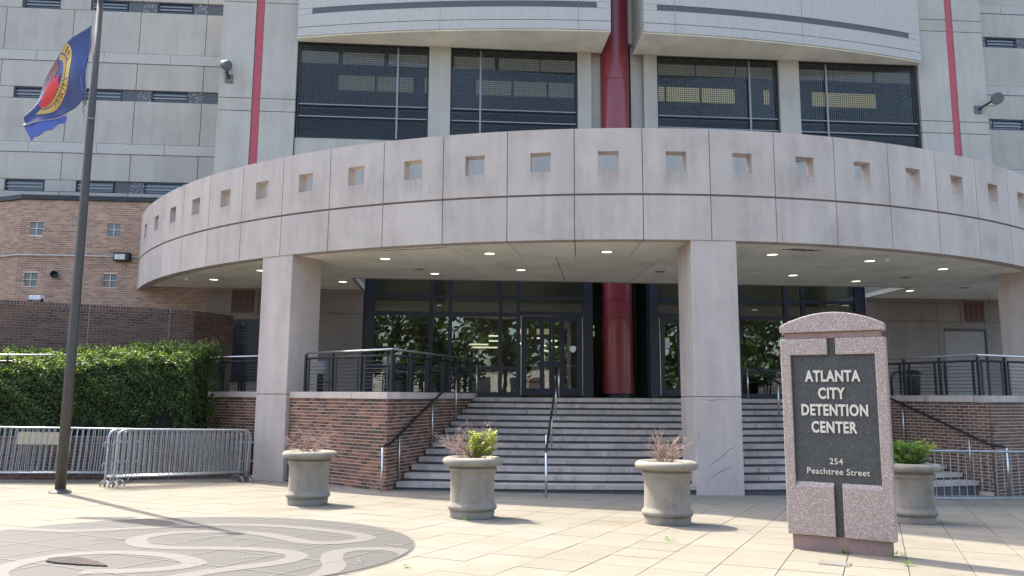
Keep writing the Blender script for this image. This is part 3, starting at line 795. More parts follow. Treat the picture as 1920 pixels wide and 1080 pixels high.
    def wing(f):
        J = [-8.1, -9.27, -11.63, -13.99, -16.35, -18.7, -21.1, -24, -28]
        J = [f(j) for j in J]
        def row(z0, z1, mat, name, y=YW, Js=None, g=.011):
            Js = Js or J
            for i in range(len(Js) - 1):
                a, b = sorted((Js[i], Js[i + 1])); m2 = MB(); m2.box(a + g, b - g, y, y + .12, z0 + g, z1 - g); m2.build(name, mat, root, bevel=.005)
        stone = [f(j) for j in (-8.1, -10.47, -12.82, -15.17, -17.5, -19.9, -22.3)]
        base = 2.3
        for k in range(6):
            zb = 5.60 + k * 3.385 - 3.385 * 0
            # strip bottom zb+3.69.. : strip (0.40 high), panel, stone band, panel
            s0 = 9.07 + (k - 1) * 3.42; s1 = s0 + .42
            b0 = s0 + 1.42; b1 = b0 + .38
            if k == 0: row(2, s0, M_pre, 'wall_panel')
            if k > 3 and f(1) == 1: break
            if k == 3 and f(1) == 1: row(s1, 16.6, M_pre, 'wall_panel')
            if not (k == 3 and f(1) == 1): row(s1, b0, M_pre, 'wall_panel'); row(b0, b1, M_prel, 'stone_band', YW - .025, stone, .006); row(b1, s0 + 3.42, M_pre, 'wall_panel')
            # slit windows in dark strips
            pat = {1: [(-9.81, -11.11), (-12.15, -13.45), (-14.53, -15.85)], 2: [(-9.79, -11.06), (-12.12, -13.4), (-14.5, -15.83)], 3: [(-9.81, -11.04), (-12.14, -13.42), (-14.49, -15.78)]}.get(k, [(-9.8, -11.08), (-12.14, -13.42), (-14.5, -15.8)])
            def blk(x0, x1, mat, name, dy=.05):
                a, b = sorted((f(x0), f(x1))); m2 = MB(); m2.box(a + .004, b - .004, YW + dy, YW + .12, s0 + .006, s1 - .006); return m2.build(name, mat, root)
            blk(-8.1, -9.27, M_dark, 'dark_panel'); blk(-9.27, -9.79, M_spk, 'speckled_panel')
            blk(-11.08, -11.6, M_spk, 'speckled_panel'); blk(-11.6, -12.12, M_dark, 'dark_panel')
            blk(-13.44, -14.5, M_pre, 'wall_panel', .0)
            blk(-15.86, -28, M_pre, 'wall_panel', .0)
            for (xa, xb) in pat:
                a, b = sorted((f(xa), f(xb)))
                m2 = MB(); t = .035; y = YW + .03
                m2.box(a, a + t, y, y + .08, s0 + .005, s1 - .005); m2.box(b - t, b, y, y + .08, s0 + .005, s1 - .005)
                m2.box(a + t, b - t, y, y + .08, s0 + .005, s0 + .04); m2.box(a + t, b - t, y, y + .08, s1 - .04, s1 - .005)
                wn = m2.build('slit_window', M_frame, root)
                m2 = MB(); m2.box(a + t, b - t, y + .07, y + .075, s0 + .04, s1 - .04); m2.build('pane', M_gdark, wn)
                m2 = MB(); m2.box(a + t, b - t, y + .02, y + .05, s0 + .13, s0 + .175); m2.box(a + t, b - t, y + .02, y + .05, s0 + .25, s0 + .285); m2.build('louvre', M_alu, wn)
    wing(lambda x: x); wing(mx)
    # --- side walls under the canopy
    for sgn in (0, 1):
        f = (lambda x: x) if not sgn else mx
        xx = [-8.05, -5.5, -2.96]
        for i in range(2):
            a, b = sorted((f(xx[i]), f(xx[i + 1])))
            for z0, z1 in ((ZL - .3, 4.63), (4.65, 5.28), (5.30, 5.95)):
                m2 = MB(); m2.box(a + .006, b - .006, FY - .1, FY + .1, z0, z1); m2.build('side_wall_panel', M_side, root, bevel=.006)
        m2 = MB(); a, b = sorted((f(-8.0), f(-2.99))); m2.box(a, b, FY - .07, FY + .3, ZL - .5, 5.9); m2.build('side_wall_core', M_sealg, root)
    # --- entrance glass wall
    zt = 6.9
    gw = [(-2.94, -.80), (-.80, -.17), (-.17, 1.50), (1.50, 2.15), (2.15, 4.45)]
    def glazing(f):
        fr = MB()
        verts = [(-2.94, .34), (-.80, .13), (-.17, .13), (1.50, .13), (2.10, .13), (4.36, .30)]
        def bx(a, b, y0, y1, z0, z1, mb):
            a, b = sorted((f(a), f(b))); mb.box(a, b, y0, y1, z0, z1)
        wfr = None
        y0, y1 = FY - .04, FY + .10
        for x, w_ in verts: bx(x, x + w_, y0, y1, ZL, zt, fr)
        edges = [(-2.60, -.80), (-.67, -.17), (-.04, 1.50), (1.63, 2.10)]
        for a, b in edges:
            for z, h_ in ((5.22, .10), (4.62, .14), (2.86, .10), (ZL, .17)):
                bx(a, b, y0 + .02, y1 - .02, z, z + h_, fr)
        for z, h_ in ((5.22, .10), (4.68, .13)): bx(2.23, 4.36, y0 + .02, y1 - .02, z, z + h_, fr)
        wfr = fr.build('curtain_wall_frame', M_frame, root)
        for a, b in edges:
            for z0, z1 in ((2.12, 2.86), (2.96, 4.62), (4.76, 5.22), (5.32, 6.9)):
                m2 = MB(); bx(a, b, FY + .02, FY + .028, z0, z1, m2); m2.build('pane', M_glass, wfr)
        for z0, z1 in ((4.81, 5.22), (5.32, 6.9)):
            m2 = MB(); bx(2.23, 4.36, FY + .02, FY + .028, z0, z1, m2); m2.build('pane', M_glass, wfr)
        # pair of doors between 2.28 and 4.30
        for k, (a, b) in enumerate(((2.27, 3.28), (3.30, 4.31))):
            d = MB(); z0, z1 = ZL + .08, 4.64; yy0, yy1 = FY - .03, FY + .03
            # stiles: outer, middle, inner; wide pane + narrow pane
            if k == 0: st = [(a, a + .18), (a + .62, a + .76), (a + .93, b)]; pn = [(a + .18, a + .62), (a + .76, a + .93)]
            else: st = [(a, a + .09), (a + .26, a + .41), (b - .17, b)]; pn = [(a + .09, a + .26), (a + .41, b - .17)]
            for s0, s1 in st: bx(s0, s1, yy0, yy1, z0 + .22, z1 - .16, d)
            bx(a, b, yy0, yy1, z0, z0 + .22, d); bx(a, b, yy0, yy1, z1 - .16, z1, d)
            for s0, s1 in (pn[1] if k == 0 else pn[0],): bx(s0, s1, yy0, yy1, z0 + .95, z0 + 1.12, d)
            do = d.build('door', M_frame, root)
            for s0, s1 in pn:
                m2 = MB(); bx(s0, s1, FY, FY + .006, z0 + .22, z1 - .16, m2); m2.build('pane', M_glass, do)
            wp = pn[0] if k == 0 else pn[1]
            m2 = MB(); bx(wp[0] - .03, wp[1] + .03, yy0 + .075, yy0 + .11, z0 + .93, z0 + 1.0, m2); m2.build('push_bar', plain('bar_alu', (.6, .6, .6), .35, metal=.6), do)
            e = a - .02 if k == 0 else b; 
            m2 = MB(); bx(e, e + .02, yy0 - .025, yy0, z0, z1, m2); m2.build('edge_trim', M_steel, do)
            # pull handle
            hx = (a + .10) if k else (b - .05)
        return
    glazing(lambda x: x); glazing(mx)
    # sill kerb below the glass
    m2 = MB(); m2.box(-2.94, 4.62, FY - .09, FY + .12, ZL - .1, ZL - .001); m2.box(mx(4.62), mx(-2.94), FY - .09, FY + .12, ZL - .1, ZL - .001); m2.build('sill', M_frame, root)
    # niche for the red column
    m2 = MB(); t = .10
    for x in (4.66 - .05, mx(4.66) - .05): m2.box(x, x + .10, FY + .101, FY + 1.75, ZL, zt)
    nf = m2.build('niche_frame', M_frame, root)
    m2 = MB()
    for a in (4.72, 5.35, 5.95, 6.5): m2.box(a - .03, a + .03, FY + 1.66, FY + 1.74, ZL, zt)
    m2.box(4.75, 6.47, FY + 1.67, FY + 1.73, 2.82, 2.92); m2.box(4.75, 6.47, FY + 1.67, FY + 1.73, 4.9, 5.0)
    m2.build('mullion', M_frame, root)
    m2 = MB(); m2.box(4.72, 6.5, FY + 1.69, FY + 1.70, ZL, zt); m2.build('pane', M_glass, root)
    # lobby interior
    M_lw = plain('lobby_wall', (.16, .15, .13), .9, var=.1); M_lf = plain('lobby_floor', (.10, .09, .085), .35)
    m2 = MB(); m2.box(-2.9, 14.2, FY + .13, FY + 8, ZL - .15, ZL - .01); m2.build('lobby_floor', M_lf, root)
    m2 = MB(); m2.box(-2.95, 14.25, FY + 3.4, FY + 3.5, ZL, 6.9); m2.box(-3.0, -2.9, FY + .13, FY + 3.4, ZL, 6.9); m2.box(14.2, 14.3, FY + .13, FY + 3.4, ZL, 6.9); m2.build('lobby_wall', M_lw, root)
    m2 = MB(); m2.box(-2.9, 14.2, FY + .3, FY + 3.39, 6.84, 6.89); m2.build('lobby_ceiling', plain('lobby_ceiling', (.05, .05, .05), .9), root)
    M_tube = emis('lobby_tube', (1, .9, .65), .6)
    for x, y, z, l in ((1.3, 2.6, 4.15, .5), (1.3, 2.4, 3.95, .45), (.7, 2.2, 3.7, .9), (.6, 2.9, 3.85, .7), (2.4, 2.9, 3.9, .3), (3.1, 2.8, 4.1, .25), (3.15, 2.4, 3.8, .25), (3.2, 2.2, 3.6, .25), (3.6, 2.7, 4.0, .25), (3.6, 2.3, 3.75, .2)):
        m3 = MB(); m3.box(x, x + l, FY + y, FY + y + .1, z, z + .05); m3.build('light_tube', M_tube, root)
    for x in (-1.8, .4, 2.6, 8.8, 11.0, 13.2):  # added glow panels, placed out of view to brighten the lobby
        m3 = MB(); m3.box(x - .3, x + .3, FY + 1.9, FY + 2.5, 6.78, 6.83); m3.build('ceiling_light', emis('lobby_ceiling_light', (1, .90, .68), 2.2) if 'lobby_ceiling_light' not in bpy.data.materials else bpy.data.materials['lobby_ceiling_light'], root)
    for x, z0, z1, w_ in ((2.25, 4.2, 4.4, .45), (3.0, 4.2, 4.4, .5), (4.75, 4.15, 4.35, .35), (4.75, 4.45, 4.55, .35)):
        m3 = MB(); m3.box(x, x + w_, FY + 2.0, FY + 2.02, z0, z1); m3.build('lit_sign_band', emis('dim_tan', (.5, .43, .28), .35), root)
    for x in (-.55, mx(-1.5)):      # pale round lobby columns behind the glass
        m3 = MB(); m3.lathe([(.32, ZL), (.32, 6.8)], 24, (x, FY + 1.2, 0)); m3.build('lobby_column', plain('yellowish_plaster', (.46, .42, .26), .7), root, autosmooth=40)
    for x in (9.9, 10.9, 11.9):     # low cabinets seen through the right panes
        m3 = MB(); m3.box(x, x + .9, FY + 1.6, FY + 1.9, ZL, ZL + .95)
        for k in range(6): m3.box(x + .06, x + .84, FY + 1.58, FY + 1.6, ZL + .1 + k * .14, ZL + .2 + k * .14)
        m3.build('louvred_cabinet', plain('cabinet', (.30, .29, .25), .7), root)
    # notices on the doors
    def badge(x, z):
        m3 = MB(); o = [(0, .14), (.05, .10), (.11, .12), (.13, .04), (.11, -.06), (.04, -.12), (0, -.14), (-.04, -.12), (-.11, -.06), (-.13, .04), (-.11, .12), (-.05, .10)]
        v = [(x + a * .85, FY - .012, z + b * .85) for a, b in o]; n = len(v); v += [(p[0], p[1] + .004, p[2]) for p in v]
        m3.add(v, [tuple(range(n))[::-1], tuple(range(n, 2 * n))] + [(i, (i + 1) % n, n + (i + 1) % n, n + i) for i in range(n)]); return m3.build('badge_sticker', M_white, root)
    badge(4.00, 3.56); badge(7.16, 3.50)
    m3 = MB(); m3.box(7.02, 7.30, FY - .013, FY - .009, 3.62, 3.98); m3.build('notice_paper', plain('paper', (.62, .64, .58), .8), root)
    m3 = MB(); m3.box(7.04, 7.28, FY - .015, FY - .0135, 3.90, 3.97); m3.build('notice_header', plain('yellow_print', (.65, .55, .10), .8), root)
    o = textobj('NOTICE', .062, plain('notice_ink', (.05, .07, .12), .8), root, 'notice_lettering', ext=.001); o.matrix_local = Matrix.Translation((7.16, FY - .0155, 3.76)) @ Matrix.Rotation(pi / 2, 4, 'X')
    m3 = MB(); m3.box(2.93, 3.06, FY - .013, FY - .009, 2.28, 2.72); m3.build('pink_notice', plain('pink_paper', (.62, .22, .26), .8), root)
    m3 = MB(); m3.box(2.62, 2.80, FY - .013, FY - .009, 3.42, 3.66); m3.build('dark_notice', M_blk, root)
    m3 = MB(); m3.box(9.16, 9.30, FY - .1, FY - .04, 3.45, 3.72); m3.build('card_reader', plain('reader', (.28, .28, .28), .5), root)
    m3 = MB(); m3.box(9.19, 9.27, FY - .104, FY - .1, 3.48, 3.56); m3.box(9.19, 9.27, FY - .104, FY - .1, 3.61, 3.67); m3.build('reader_window', M_blk, root)
    # red wall grilles and the dedication plaque
    for sgn in (0, 1):
        f = (lambda x: x) if not sgn else mx
        a, b = sorted((f(-7.2), f(-6.46))); y = FY - .1
        m3 = MB(); m3.box(a, b, y - .012, y, 4.62, 5.38); gr = m3.build('wall_grille', plain('grille_back', (.12, .10, .09), .8), root)
        m3 = MB()
        for k in range(4):
            x = a + .08 + k * (b - a - .16) / 3; m3.tube([(x, y - .05, 4.68), (x, y - .05, 5.32)], .014, 6)
        for k in range(5): z = 4.72 + k * .14; m3.tube([(a + .04, y - .03, z), (b - .04, y - .03, z)], .012, 6)
        m3.build('grille_bar', plain('grille_red', (.22, .05, .05), .6), gr)
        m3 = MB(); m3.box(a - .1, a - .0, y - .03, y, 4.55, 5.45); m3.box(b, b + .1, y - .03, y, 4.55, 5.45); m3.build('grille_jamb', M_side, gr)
    y = FY - .1
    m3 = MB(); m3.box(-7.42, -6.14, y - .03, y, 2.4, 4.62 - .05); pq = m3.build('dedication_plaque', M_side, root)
    m3 = MB(); m3.box(-7.27, -6.29, y - .05, y - .03, 2.4, 4.42); m3.build('plaque_face', plain('plaque_dark', (.022, .024, .03), .35), pq)
    m3 = MB(); m3.lathe([(.07, 0), (.05, .008), (.001, .01)], 16, M=Matrix.Translation((-6.78, y - .05, 4.26)) @ Matrix.Rotation(pi / 2, 4, 'X'))
    for z, w_ in ((4.05, .44), (3.95, .3), (3.88, .5), (3.78, .26), (3.70, .34), (3.62, .48)): m3.box(-6.78 - w_ / 2, -6.78 + w_ / 2, y - .054, y - .05, z, z + .022)
    m3.build('plaque_relief', plain('plaque_metal', (.10, .10, .10), .5), pq)
    # doorway in the right side wall
    m3 = MB(); m3.box(17.0, 18.45, FY - .115, FY - .1, ZL, 4.32); m3.build('side_door', plain('side_door', (.27, .24, .22), .7), root)
    m3 = MB(); m3.box(18.45, 18.50, FY - .15, FY - .1, ZL, 4.40); m3.box(17.0, 18.45, FY - .15, FY - .1, 4.32, 4.40); m3.build('side_door_frame', M_blk, root)
    return root
build_building()

# red round column running up through the canopy
rc = thing('red_column', 'thick round red steel column standing between the entrance doors', 'column', (5.56, FY + .15, 0))
for z0, z1 in ((2.10, 2.86), (2.875, 4.60), (4.615, 5.18), (5.195, 9.0), (9.015, 13.0), (13.015, 20)):
    mb = MB(); mb.lathe([(.5, z0), (.5, z1)], 48); mb.build('column_casing', M_red, rc, autosmooth=40)
mb = MB(); mb.lathe([(.485, 2.1), (.485, 20)], 32); mb.build('column_core', M_blk, rc)
mb = MB(); mb.lathe([(.42, ZL), (.42, 2.12)], 32); mb.build('column_foot', M_blk, rc)

# floodlights on the pilasters
M_fg = plain('floodlight_grey', (.12, .13, .14), .55)
def flood(name, label, x, z, head, aim, r_, lensm):
    r = thing(name, label, 'floodlight', (x, FY, z), 0, 'floodlights bracketed to the facade')
    m = MB(); m.box(-.13, .13, -.05, 0, -.14, .14); m.build('wall_box', M_fg, r)
    h = Vector(head); a = Vector(aim).normalized()
    m = MB(); m.tube([(0, -.05, .0), h * .5 + Vector((0, -.03, 0)), h - a * .12], .04, 8)
    m.tube([h * .55, h * .6 + Vector((-.10, -.05, -.14)), h * .8 + Vector((.02, -.1, -.22)), h + Vector((.10, -.05, -.12)), h + Vector((.1, 0, .02))], .012, 6); m.build('bracket_arm', M_blk, r)
    M = Matrix.Translation(h) @ a.to_track_quat('Z', 'Y').to_matrix().to_4x4()
    m = MB(); m.lathe([(.10, -.18), (.14, -.12), (r_ - .02, .06), (r_, .07), (r_, .15), (r_ - .03, .15)], 20, M=M); m.build('lamp_housing', M_fg, r, autosmooth=35)
    m = MB(); m.lathe([(.001, .13), (r_ - .02, .13)], 20, M=M); m.build('lens', lensm, r)
    m = MB(); m.lathe([(r_, .06), (r_ + .018, .075), (r_ + .018, .10), (r_, .115)], 20, M=M); m.build('clamp_ring', M_fg, r)
    return r
flood('floodlight', 'grey round floodlight on the left pilaster beside the red stripe', -7.72, 12.60, (-.06, -.30, .36), (.75, -.45, -.35), .17, plain('lens_grey', (.2, .2, .2), .3))
flood('floodlight', 'tan faced round floodlight on the right pilaster beside the red stripe', 18.93, 12.42, (.42, -.45, .28), (-.25, -.75, -.30), .20, plain('lens_tan', (.42, .34, .25), .3))

# ================================================================== STAIRS, TERRACE
NS = 13
def xl(k): return .53 - .144 * k
def yl(k): return 21.37 - .344 * k
def nose(k, x):
    yc_ = 16.57 + (12 - k) * .297; half = AXS - xl(k); return yc_ + (yl(k) - yc_) * ((x - AXS) / half) ** 2
stairs = thing('entrance_steps', 'broad flight of thirteen gently bowed concrete steps up to the doors', None, kind='structure')
rnd = random.Random(11)
for k in range(NS):
    z = ZL - .15 * k; xa, xb = xl(k) + .02, ms(xl(k)) - .02
    if k == 0: cuts = [xa, 3.0, 5.15, 8.2, xb]
    else:
        c0 = [1.4 + .25 * k if k % 3 else 2.6, 5.15 - .0 + .16 * k, 8.0 - .12 * k + (1.1 if k % 2 else 0)]
        cuts = [xa] + [c for c in c0] + [xb]
    for i in range(len(cuts) - 1):
        a, b = cuts[i] + .005, cuts[i + 1] - .005; n = 5
        X = [a + (b - a) * j / n for j in range(n + 1)]
        dz = rnd.uniform(-.004, .002)
        front = [(x, nose(k, x) + rnd.uniform(-.002, .002)) for x in X]; back = [(x, nose(k, x) + .44) for x in X][::-1]
        if k == 0: back = [(X[-1], FY - .1), (X[0], FY - .1)]
        m = MB(); m.prism(front + back, z - .098, z + dz); m.build('step_tread', M_step, stairs, bevel=.006)
    n = 16; X = [xa + (xb - xa) * j / n for j in range(n + 1)]
    front = [(x, nose(k, x) + .045) for x in X]; back = [(x, nose(k, x) + .5) for x in X][::-1]
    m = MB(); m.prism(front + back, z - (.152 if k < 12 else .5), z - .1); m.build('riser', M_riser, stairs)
# landing slab between stairs and glass
m = MB(); m.prism([(.45, 22.3), (ms(.45), 22.3), (ms(.45), FY + 1.7), (.45, FY + 1.7)], ZL - .5, ZL - .1); m.build('landing', M_step, stairs)

A0 = (-1.36, 16.93); A1 = (.62, 21.66)         # foot and head of the left cheek wall
B0 = (-3.95, 19.45)
def stair_z(x, y):
    # height of the treads beside the cheek wall
    k = (21.37 - y) / .344
    return ZL - .15 * max(k, -1) - .14
def terrace(f, side):
    lab = 'left' if side == 0 else 'right'
    root = thing('terrace_wall', 'red brick terrace wall with concrete coping on the %s of the steps' % lab, 'wall', group='brick terrace walls beside the steps')
    bw = BrickWall(root, M_br1 if side == 0 else M_br3, M_mort)
    Z1 = 1.92
    B0 = (-3.95, 19.45) if side == 0 else (-7.0, 19.3)
    def F(p): return (f(p[0]), p[1])
    segs = [(B0, A0, None), (A0, A1, stair_z)]
    ext = [(-10.5, 25.2), (-5.0, 20.75)]
    if side == 0:
        bw.face(F(B0), F(A0), -.3, Z1, thick=.3, m1=.17); bw.face(F(A0), F(A1), -.3, Z1, zlow=stair_z, thick=.3, m0=.17)
        bw.face(F(ext[0]), F(ext[1]), -.3, Z1, thick=.3)
    else:
        bw.face(F(A0), F(B0), -.4, Z1, thick=.3, m0=.17); bw.face(F(A1), F(A0), -.3, Z1, zlow=stair_z, thick=.3, m1=.17)
    bw.finish()
    # coping stones
    def cope(p, q, n, ov=.03, w_=.36):
        p = Vector(F(p)); q = Vector(F(q)); d = (q - p); L = d.length; d.normalize(); nn = Vector((d.y, -d.x)) * (1 if side == 0 else -1)
        for i in range(n):
            a = p + d * (L * i / n + .005); b = p + d * (L * (i + 1) / n - .005)
            poly = [tuple(a + nn * ov), tuple(b + nn * ov), tuple(b - nn * w_), tuple(a - nn * w_)]
            if area(poly) < 0: poly = poly[::-1]
            mm = MB(); mm.prism(poly, Z1 + .002, Z1 + .15); mm.build('coping_stone', M_step if side else M_col, root, bevel=.008)
    cope(B0, (A0[0] + .0, A0[1] - .0), 3 if side == 0 else 5); (cope(ext[0], ext[1], 5) if side == 0 else None)
    d = (Vector(A1) - Vector(A0)).normalized()
    cope((A0[0] + d.x * .37, A0[1] + d.y * .37), A1, 4)
    # terrace floor behind the walls
    poly = [F((A0[0] - .05, A0[1] + .5)), F((A1[0] - .32, A1[1])), F((A1[0] - .32, FY - .12)), F((-8.0, FY - .12))] + ([F((-8.0, 23.4)), F((-5.2, 21.2)), F((-3.7, 20.0))] if side == 0 else [F((-7.0, 19.7))])
    if area(poly) < 0: poly = poly[::-1]
    mm = MB(); mm.prism(poly, ZL - .12, ZL + .0); mm.build('terrace_floor', M_step, root)
    return root
terrace(lambda x: x, 0); terrace(ms, 1)

# railings
def railing(name, label, runs, group):
    root = thing(name, label, 'railing', (runs[0][0][0], runs[0][0][1], 2.07), group=group)
    ox, oy = runs[0][0][0], runs[0][0][1]; M0 = Matrix.Translation((-ox, -oy, -2.07))
    for (p, q, n, top_mat) in runs:
        p = Vector(p); q = Vector(q); d = q - p; L = d.length; d.normalize(); nrm = Vector((-d.y, d.x))
        m = MB(); m.tube([M0 @ Vector((p.x, p.y, 3.0)), M0 @ Vector((q.x, q.y, 3.0))], .024, 10); m.build('top_rail', top_mat, root, smooth=True)
        m = MB(); m.tube([M0 @ Vector((p.x, p.y, 2.87)), M0 @ Vector((q.x, q.y, 2.87))], .028, 8); m.build('lower_rail', M_blk, root, smooth=True)
        w_ = MB()
        for k in range(8): z = 2.16 + k * .085; w_.tube([M0 @ Vector((p.x, p.y, z)), M0 @ Vector((q.x, q.y, z))], .007, 5)
        w_.build('wires', M_blk, root)
        for i in range(n + 1):
            c = p + d * (L * i / n)
            ang = atan2(d.y, d.x); M = M0 @ Matrix.Translation((c.x, c.y, 0)) @ Matrix.Rotation(ang, 4, 'Z')
            m = MB(); m.box(-.028, .028, -.03, .03, 2.075, 2.97, M=M); m.build('post', M_blk, root)
            for s in (-1, 1):
                if (i == 0 and s < 0) or (i == n and s > 0): continue
                m = MB(); m.box(s * .13 - .028, s * .13 + .028, -.012, .012, 2.09, 2.86, M=M); m.box(min(s * .13, 0) , max(s * .13, 0), -.012, .012, 2.078, 2.089, M=M); m.build('panel_upright', M_blk, root)
    return root
def off(p, a, b): return (p[0] + a, p[1] + b)
rails = []
for side, f in ((0, lambda x: x), (1, ms)):
    F = lambda p: (f(p[0]), p[1])
    a = F((-3.55, 19.32)) if side == 0 else F((-6.9, 19.45)); b = F((-1.32, 17.18)); c = F((.50, 21.55))
    tm = M_steel
    railing('terrace_railing', ('black wire railing with steel handrail on the brick terrace left of the steps' if side == 0 else 'black wire railing on the brick terrace right of the steps behind the stone sign'),
            [(a, b, 3 if side == 0 else 6, M_steel), (b, c, 5, plain('dull_steel', (.22, .21, .20), .4, metal=.6))], 'black railings on the terrace walls')
    if side: continue
    a = F((-9.2, 24.2)); b = F((-4.85, 20.75))
    railing('terrace_railing', ('short black railing between the hedge and the left column' if side == 0 else 'black railing far right beyond the right column'), [(a, b, 6, M_steel)], 'black railings on the terrace walls')

# handrails on the stairs
def handrail(f, pts, posts, label):
    F = lambda p: Vector((f(p[0]), p[1], p[2]))
    P = [F(p) for p in pts]; o = P[0]
    root = thing('stair_handrail', label, 'handrail', (o.x, o.y, gz(o.x, o.y)), group='handrails on the steps')
    T = Matrix.Translation((-o.x, -o.y, -gz(o.x, o.y)))
    # smooth bends
    m = MB(); m.tube([T @ p for p in P], .026, 10); m.build('rail', M_blk, root, smooth=True)
    for (x, y, z0, z1) in posts:
        m = MB(); x = f(x); m.tube([T @ Vector((x, y, z0)), T @ Vector((x, y, z1))], .021, 10); m.build('post', M_steel, root, smooth=True)
    return root
zr = lambda y, y0, z0, y1, z1: z0 + (z1 - z0) * (y - y0) / (y1 - y0)
side_pts = [(-1.42, 16.60, .93), (-1.40, 16.66, .955), (-1.33, 16.84, .965), (-1.27, 16.98, 1.0), (.50, 21.12, 2.86), (.62, 21.38, 2.90), (.65, 21.46, 2.86)]
side_posts = [(-1.42, 16.60, -.1, .93), (-1.13, 17.42, .12, 1.18), (-.46, 18.9, .72, 1.84), (.10, 20.2, 1.32, 2.42), (.66, 21.5, 1.9, 2.86)]
handrail(lambda x: x, side_pts, side_posts, 'dark handrail on steel posts climbing beside the left brick wall')
handrail(ms, side_pts, side_posts, 'dark handrail on steel posts climbing beside the right brick wall')
cp = [(1.86, 15.55, .90), (1.87, 15.62, .935), (1.90, 15.85, .96), (1.93, 16.0, 1.0), (2.77, 20.35, 2.83), (2.80, 20.55, 2.86), (2.81, 20.62, 2.80)]
cpo = [(1.86, 15.55, -.1, .90), (1.98, 16.5, .1, 1.2), (2.28, 18.0, .85, 1.82), (2.55, 19.3, 1.5, 2.4), (2.81, 20.65, 1.9, 2.80)]
handrail(lambda x: x, cp, cpo, 'dark handrail on steel posts in the middle of the steps, left of the cracked column')
handrail(ms, cp, cpo, 'dark handrail on steel posts between the cracked column and the stone sign')

# small things on the terrace
t = thing('litter_bin', 'black steel litter bin behind the right terrace railing', 'bin', (12.35, 20.3, ZL))
m = MB(); m.lathe([(.17, .0), (.20, .04), (.22, .62), (.20, .64)], 20); m.build('body', M_blk, t, autosmooth=35)
m = MB(); m.lathe([(.24, .68), (.26, .72), (.17, .80), (.001, .82)], 20); m.build('lid', M_blk, t, autosmooth=35)
for k in range(3): a = k * 2.09; m = MB(); m.tube([(.18 * cos(a), .18 * sin(a), .62), (.2 * cos(a), .2 * sin(a), .70)], .012, 6); m.build('lid_support', M_blk, t)
t = thing('cycle_loop', 'black curved steel loop beside the bin on the right terrace', 'bike rack', (11.75, 20.2, ZL))
m = MB(); m.tube([(-.02, 0, 0), (-.02, 0, .55)] + [(.18 - .2 * cos(a), 0, .55 + .2 * sin(a)) for a in (.4, .8, 1.2, 1.57, 2.0, 2.4, 2.8)] + [(.38, 0, .5), (.38, 0, 0)], .03, 8); m.build('loop', M_blk, t, smooth=True)
m = MB(); m.box(-.08, .04, -.06, .06, 0, .012); m.box(.32, .44, -.06, .06, 0, .012); m.build('foot_plate', M_blk, t)
t = thing('ash_urn', 'slim black ash urn with pale top behind the left terrace railing', 'ash bin', (-3.75, 22.4, ZL))
m = MB(); m.box(-.11, .11, -.11, .11, 0, .62); m.build('body', M_blk, t, bevel=.01)
m = MB(); m.box(-.13, .13, -.13, .13, .63, .70); m.box(-.10, .16, -.02, .0, .72, .98); m.build('top', plain('urn_top', (.35, .36, .38), .5), t)
t = thing('wall_socket_box', 'small grey electrical box low on the left side wall', 'electrical box', (-4.0, FY - .1, 2.4))
m = MB(); m.box(-.1, .1, -.08, 0, -.12, .12); m.build('box', plain('socket', (.18, .18, .17), .6), t, bevel=.01); m = MB(); m.box(-.07, .07, -.09, -.08, -.09, .03); m.build('cover', M_blk, t)

# ================================================================== BRICK BUILDING AND LOW WALL
def four_pane(root, P, d, n, u0, z0, s=.44):
    """square four pane window in the plane through P with direction d; recessed"""
    ang = atan2(d.y, d.x); M = Matrix.Translation((P.x + d.x * u0, P.y + d.y * u0, z0)) @ Matrix.Rotation(ang, 4, 'Z')
    m = MB(); m.box(0, s, .02, .09, s/2 - .012, s/2 + .012, M=M); m.box(s/2 - .012, s/2 + .012, .02, .09, 0, s/2 - .012, M=M); m.box(s/2 - .012, s/2 + .012, .02, .09, s/2 + .012, s, M=M)
    m.box(-.0, .012, .02, .1, 0, s, M=M); m.box(s - .012, s, .02, .1, 0, s, M=M)
    wn = m.build('four_pane_window', M_mort, root)
    for i in (0, 1):
        for j in (0, 1):
            m = MB(); h = s / 2; m.box(i * h + .014, (i + 1) * h - .014, .055, .07, j * h + .014, (j + 1) * h - .014, M=M); m.build('glass_block', plain('grey_glass_block', (.12, .145, .16), .25, var=.2, scale=6) if 'gb' not in bpy.data.materials else bpy.data.materials['gb'], wn)
tw = thing('brick_building', 'tan brick annexe with small four pane windows left of the canopy', 'building', (0, 0, 0))
bw = BrickWall(tw, M_br2, M_mort)
TY = 26.6
p0, p1 = (-14.42, TY), (-7.9, TY); q0 = (-19.5, TY + 2.35)
def hl(x, z, s=.44): return (x - p0[0], x - p0[0] + s, z, z + s)
wl = [(-14.13, 7.22), (-11.64, 7.23), (-14.18, 5.50), (-11.64, 5.50)]
bw.face(p0, p1, 1.5, 8.42, holes=[hl(x, z) for x, z in wl], thick=.3)
bw.face(q0, p0, 1.5, 8.42, thick=.3, phase=.05)
bw.finish()
for x, z in wl: four_pane(tw, Vector(p0), Vector((1, 0)), None, x - p0[0], z)
m = MB()
for a, b in ((p0, p1), (q0, p0)):
    a_, b_ = Vector(a), Vector(b); d = (b_ - a_).normalized(); n = Vector((d.y, -d.x)); 
    m.prism([tuple(a_ + n * .06 - d * .02), tuple(b_ + n * .06), tuple(b_ - n * 1.5), tuple(a_ - n * 1.5 )], 8.425, 8.58)
m.build('roof_edge', M_blk, tw)
m = MB(); m.tube([(q0[0], q0[1] - .06, 6.42), (p0[0], TY - .05, 6.53), (-11.25, TY - .05, 6.53)], .022, 8); m.tube([(-10.8, TY - .05, 6.53), (-9.0, TY - .05, 6.50)], .012, 6)
